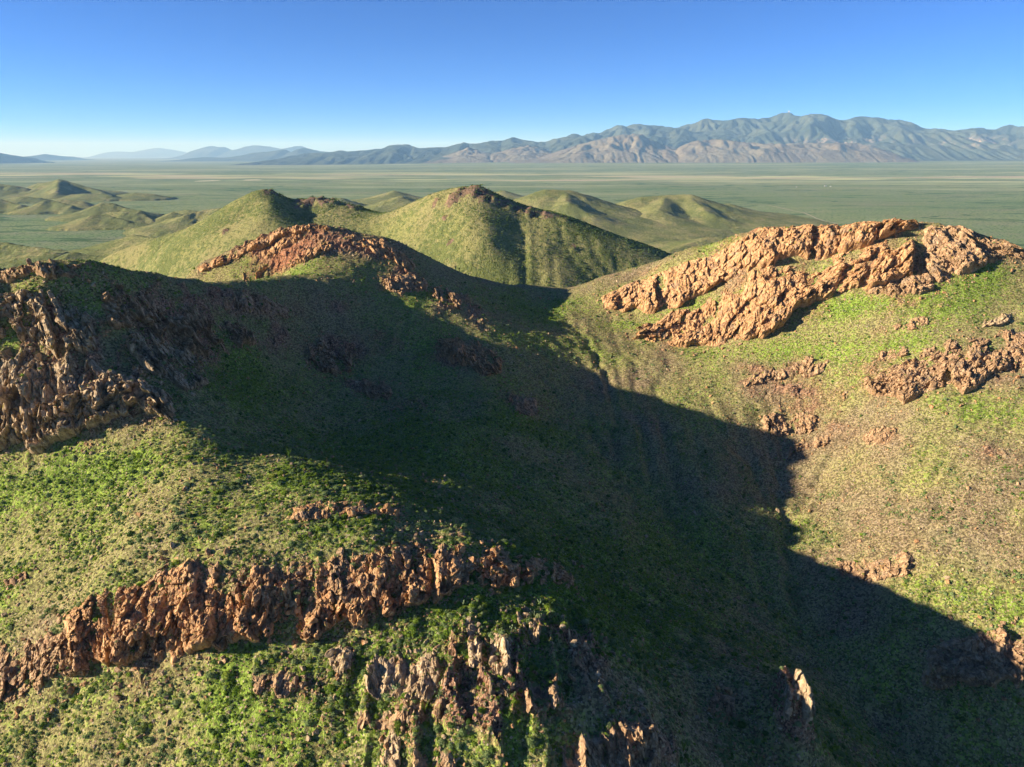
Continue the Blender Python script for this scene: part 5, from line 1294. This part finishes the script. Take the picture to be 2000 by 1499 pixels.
strip('dirt_track', [(1250,357),(1400,364),(1560,366),(1720,370),(2000,375)], 7.0, M_DIRT)

def on_plain(u, v):
    dx, dy, dz = ray(u, v); Y = -(ZC + 6) * dy / dz
    for _ in range(6): Y = -(ZC - float(zplain(np.array([dx / dy * Y]), np.array([Y]))[0])) * dy / dz
    return dx / dy * Y, Y
for (u, v, rx, ry) in ((405, 354, 105, 160), (492, 352, 90, 120)):
    cx, cy = on_plain(u, v); an = np.linspace(0, 2 * math.pi, 61)[:-1]
    rad = 1 + 0.25 * np.array([fbm2(np.array([math.cos(q) * 1.6 + u]), np.array([math.sin(q) * 1.6]), 3, 17)[0] for q in an])
    px_ = cx + rx * rad * np.cos(an); py_ = cy + ry * rad * np.sin(an)
    V = [(cx, cy, float(zplain(np.array([cx]), np.array([cy]))[0]) + 1.2)] + [(a_, b_, float(zplain(np.array([a_]), np.array([b_]))[0]) + 1.0) for a_, b_ in zip(px_, py_)]
    F = [(0, 1 + k, 1 + (k + 1) % 60) for k in range(60)]
    t = NT('dry_pan_clay'); t.bsdf(t.mix(t.noise(0.01, 3), (0.50, 0.46, 0.28), (0.58, 0.53, 0.36)), 1.0, None, 0.0)
    tag(link('dry_pan', mesh_from('dry_pan', V, F, t.m)), kind='structure')
t = NT('white_paint'); t.bsdf((0.62, 0.6, 0.55), 0.8); M_WHITE = t.m
t = NT('grey_metal_roof'); t.bsdf((0.35, 0.34, 0.32), 0.8); M_ROOF = t.m
def ranch(u, v, w, dp, hh, rz, lb):
    x, y = on_plain(u, v); z = float(zplain(np.array([x]), np.array([y]))[0]) - 1
    e_ = bpy.data.objects.new('ranch_building', None); scene.collection.objects.link(e_); e_.location = (x, y, z); e_.rotation_euler = (0, 0, rz)
    a_, b_ = w / 2, dp / 2
    V = [(-a_,-b_,0),(a_,-b_,0),(a_,b_,0),(-a_,b_,0),(-a_,-b_,hh),(a_,-b_,hh),(a_,b_,hh),(-a_,b_,hh)]
    link('wall', mesh_from('wall', V, [(0,1,5,4),(1,2,6,5),(2,3,7,6),(3,0,4,7)], M_WHITE, False), e_)
    o_ = 0.6; V = [(-a_-o_,-b_-o_,hh-.1),(a_+o_,-b_-o_,hh-.1),(a_+o_,0,hh+dp*.28),(-a_-o_,0,hh+dp*.28),(a_+o_,b_+o_,hh-.1),(-a_-o_,b_+o_,hh-.1)]
    link('roof', mesh_from('roof', V, [(0,1,2,3),(3,2,4,5)], M_ROOF, False), e_)
    tag(e_, lb, 'building', 'ranch buildings on the plain')
ranch(1612, 364, 18, 9, 4, 0.3, 'long low pale ranch building on the far right plain')
ranch(1622, 365, 10, 7, 3.5, -0.4, 'smaller pale ranch building just right of the long one')
ranch(1556, 366, 10, 6, 3, 0.1, 'lone pale shed on the plain left of the ranch buildings')
# the white dome on the highest summit
def top_of_range(u):
    o_ = bpy.data.objects['mountain_range']; n_ = len(o_.data.vertices); co = np.zeros(n_ * 3, np.float32); o_.data.vertices.foreach_get('co', co); co = co.reshape(-1, 3)
    U, V = proj(co[:, 0], co[:, 1], co[:, 2]); k = np.where(np.abs(U - u) < 4)[0]; return co[k[np.argmin(V[k])]]
import bmesh
p = top_of_range(1540)
bm = bmesh.new(); bmesh.ops.create_icosphere(bm, subdivisions=3, radius=26.0)
for v_ in bm.verts: v_.co.z = max(v_.co.z, -16)
bm_me = bpy.data.meshes.new('radar_dome'); bm.to_mesh(bm_me); bm.free(); bm_me.materials.append(M_WHITE)
o = link('radar_dome', bm_me); o.location = (float(p[0]), float(p[1]), float(p[2]) + 12)
tag(o, 'white radar dome on the highest summit of the far range', 'radar dome')
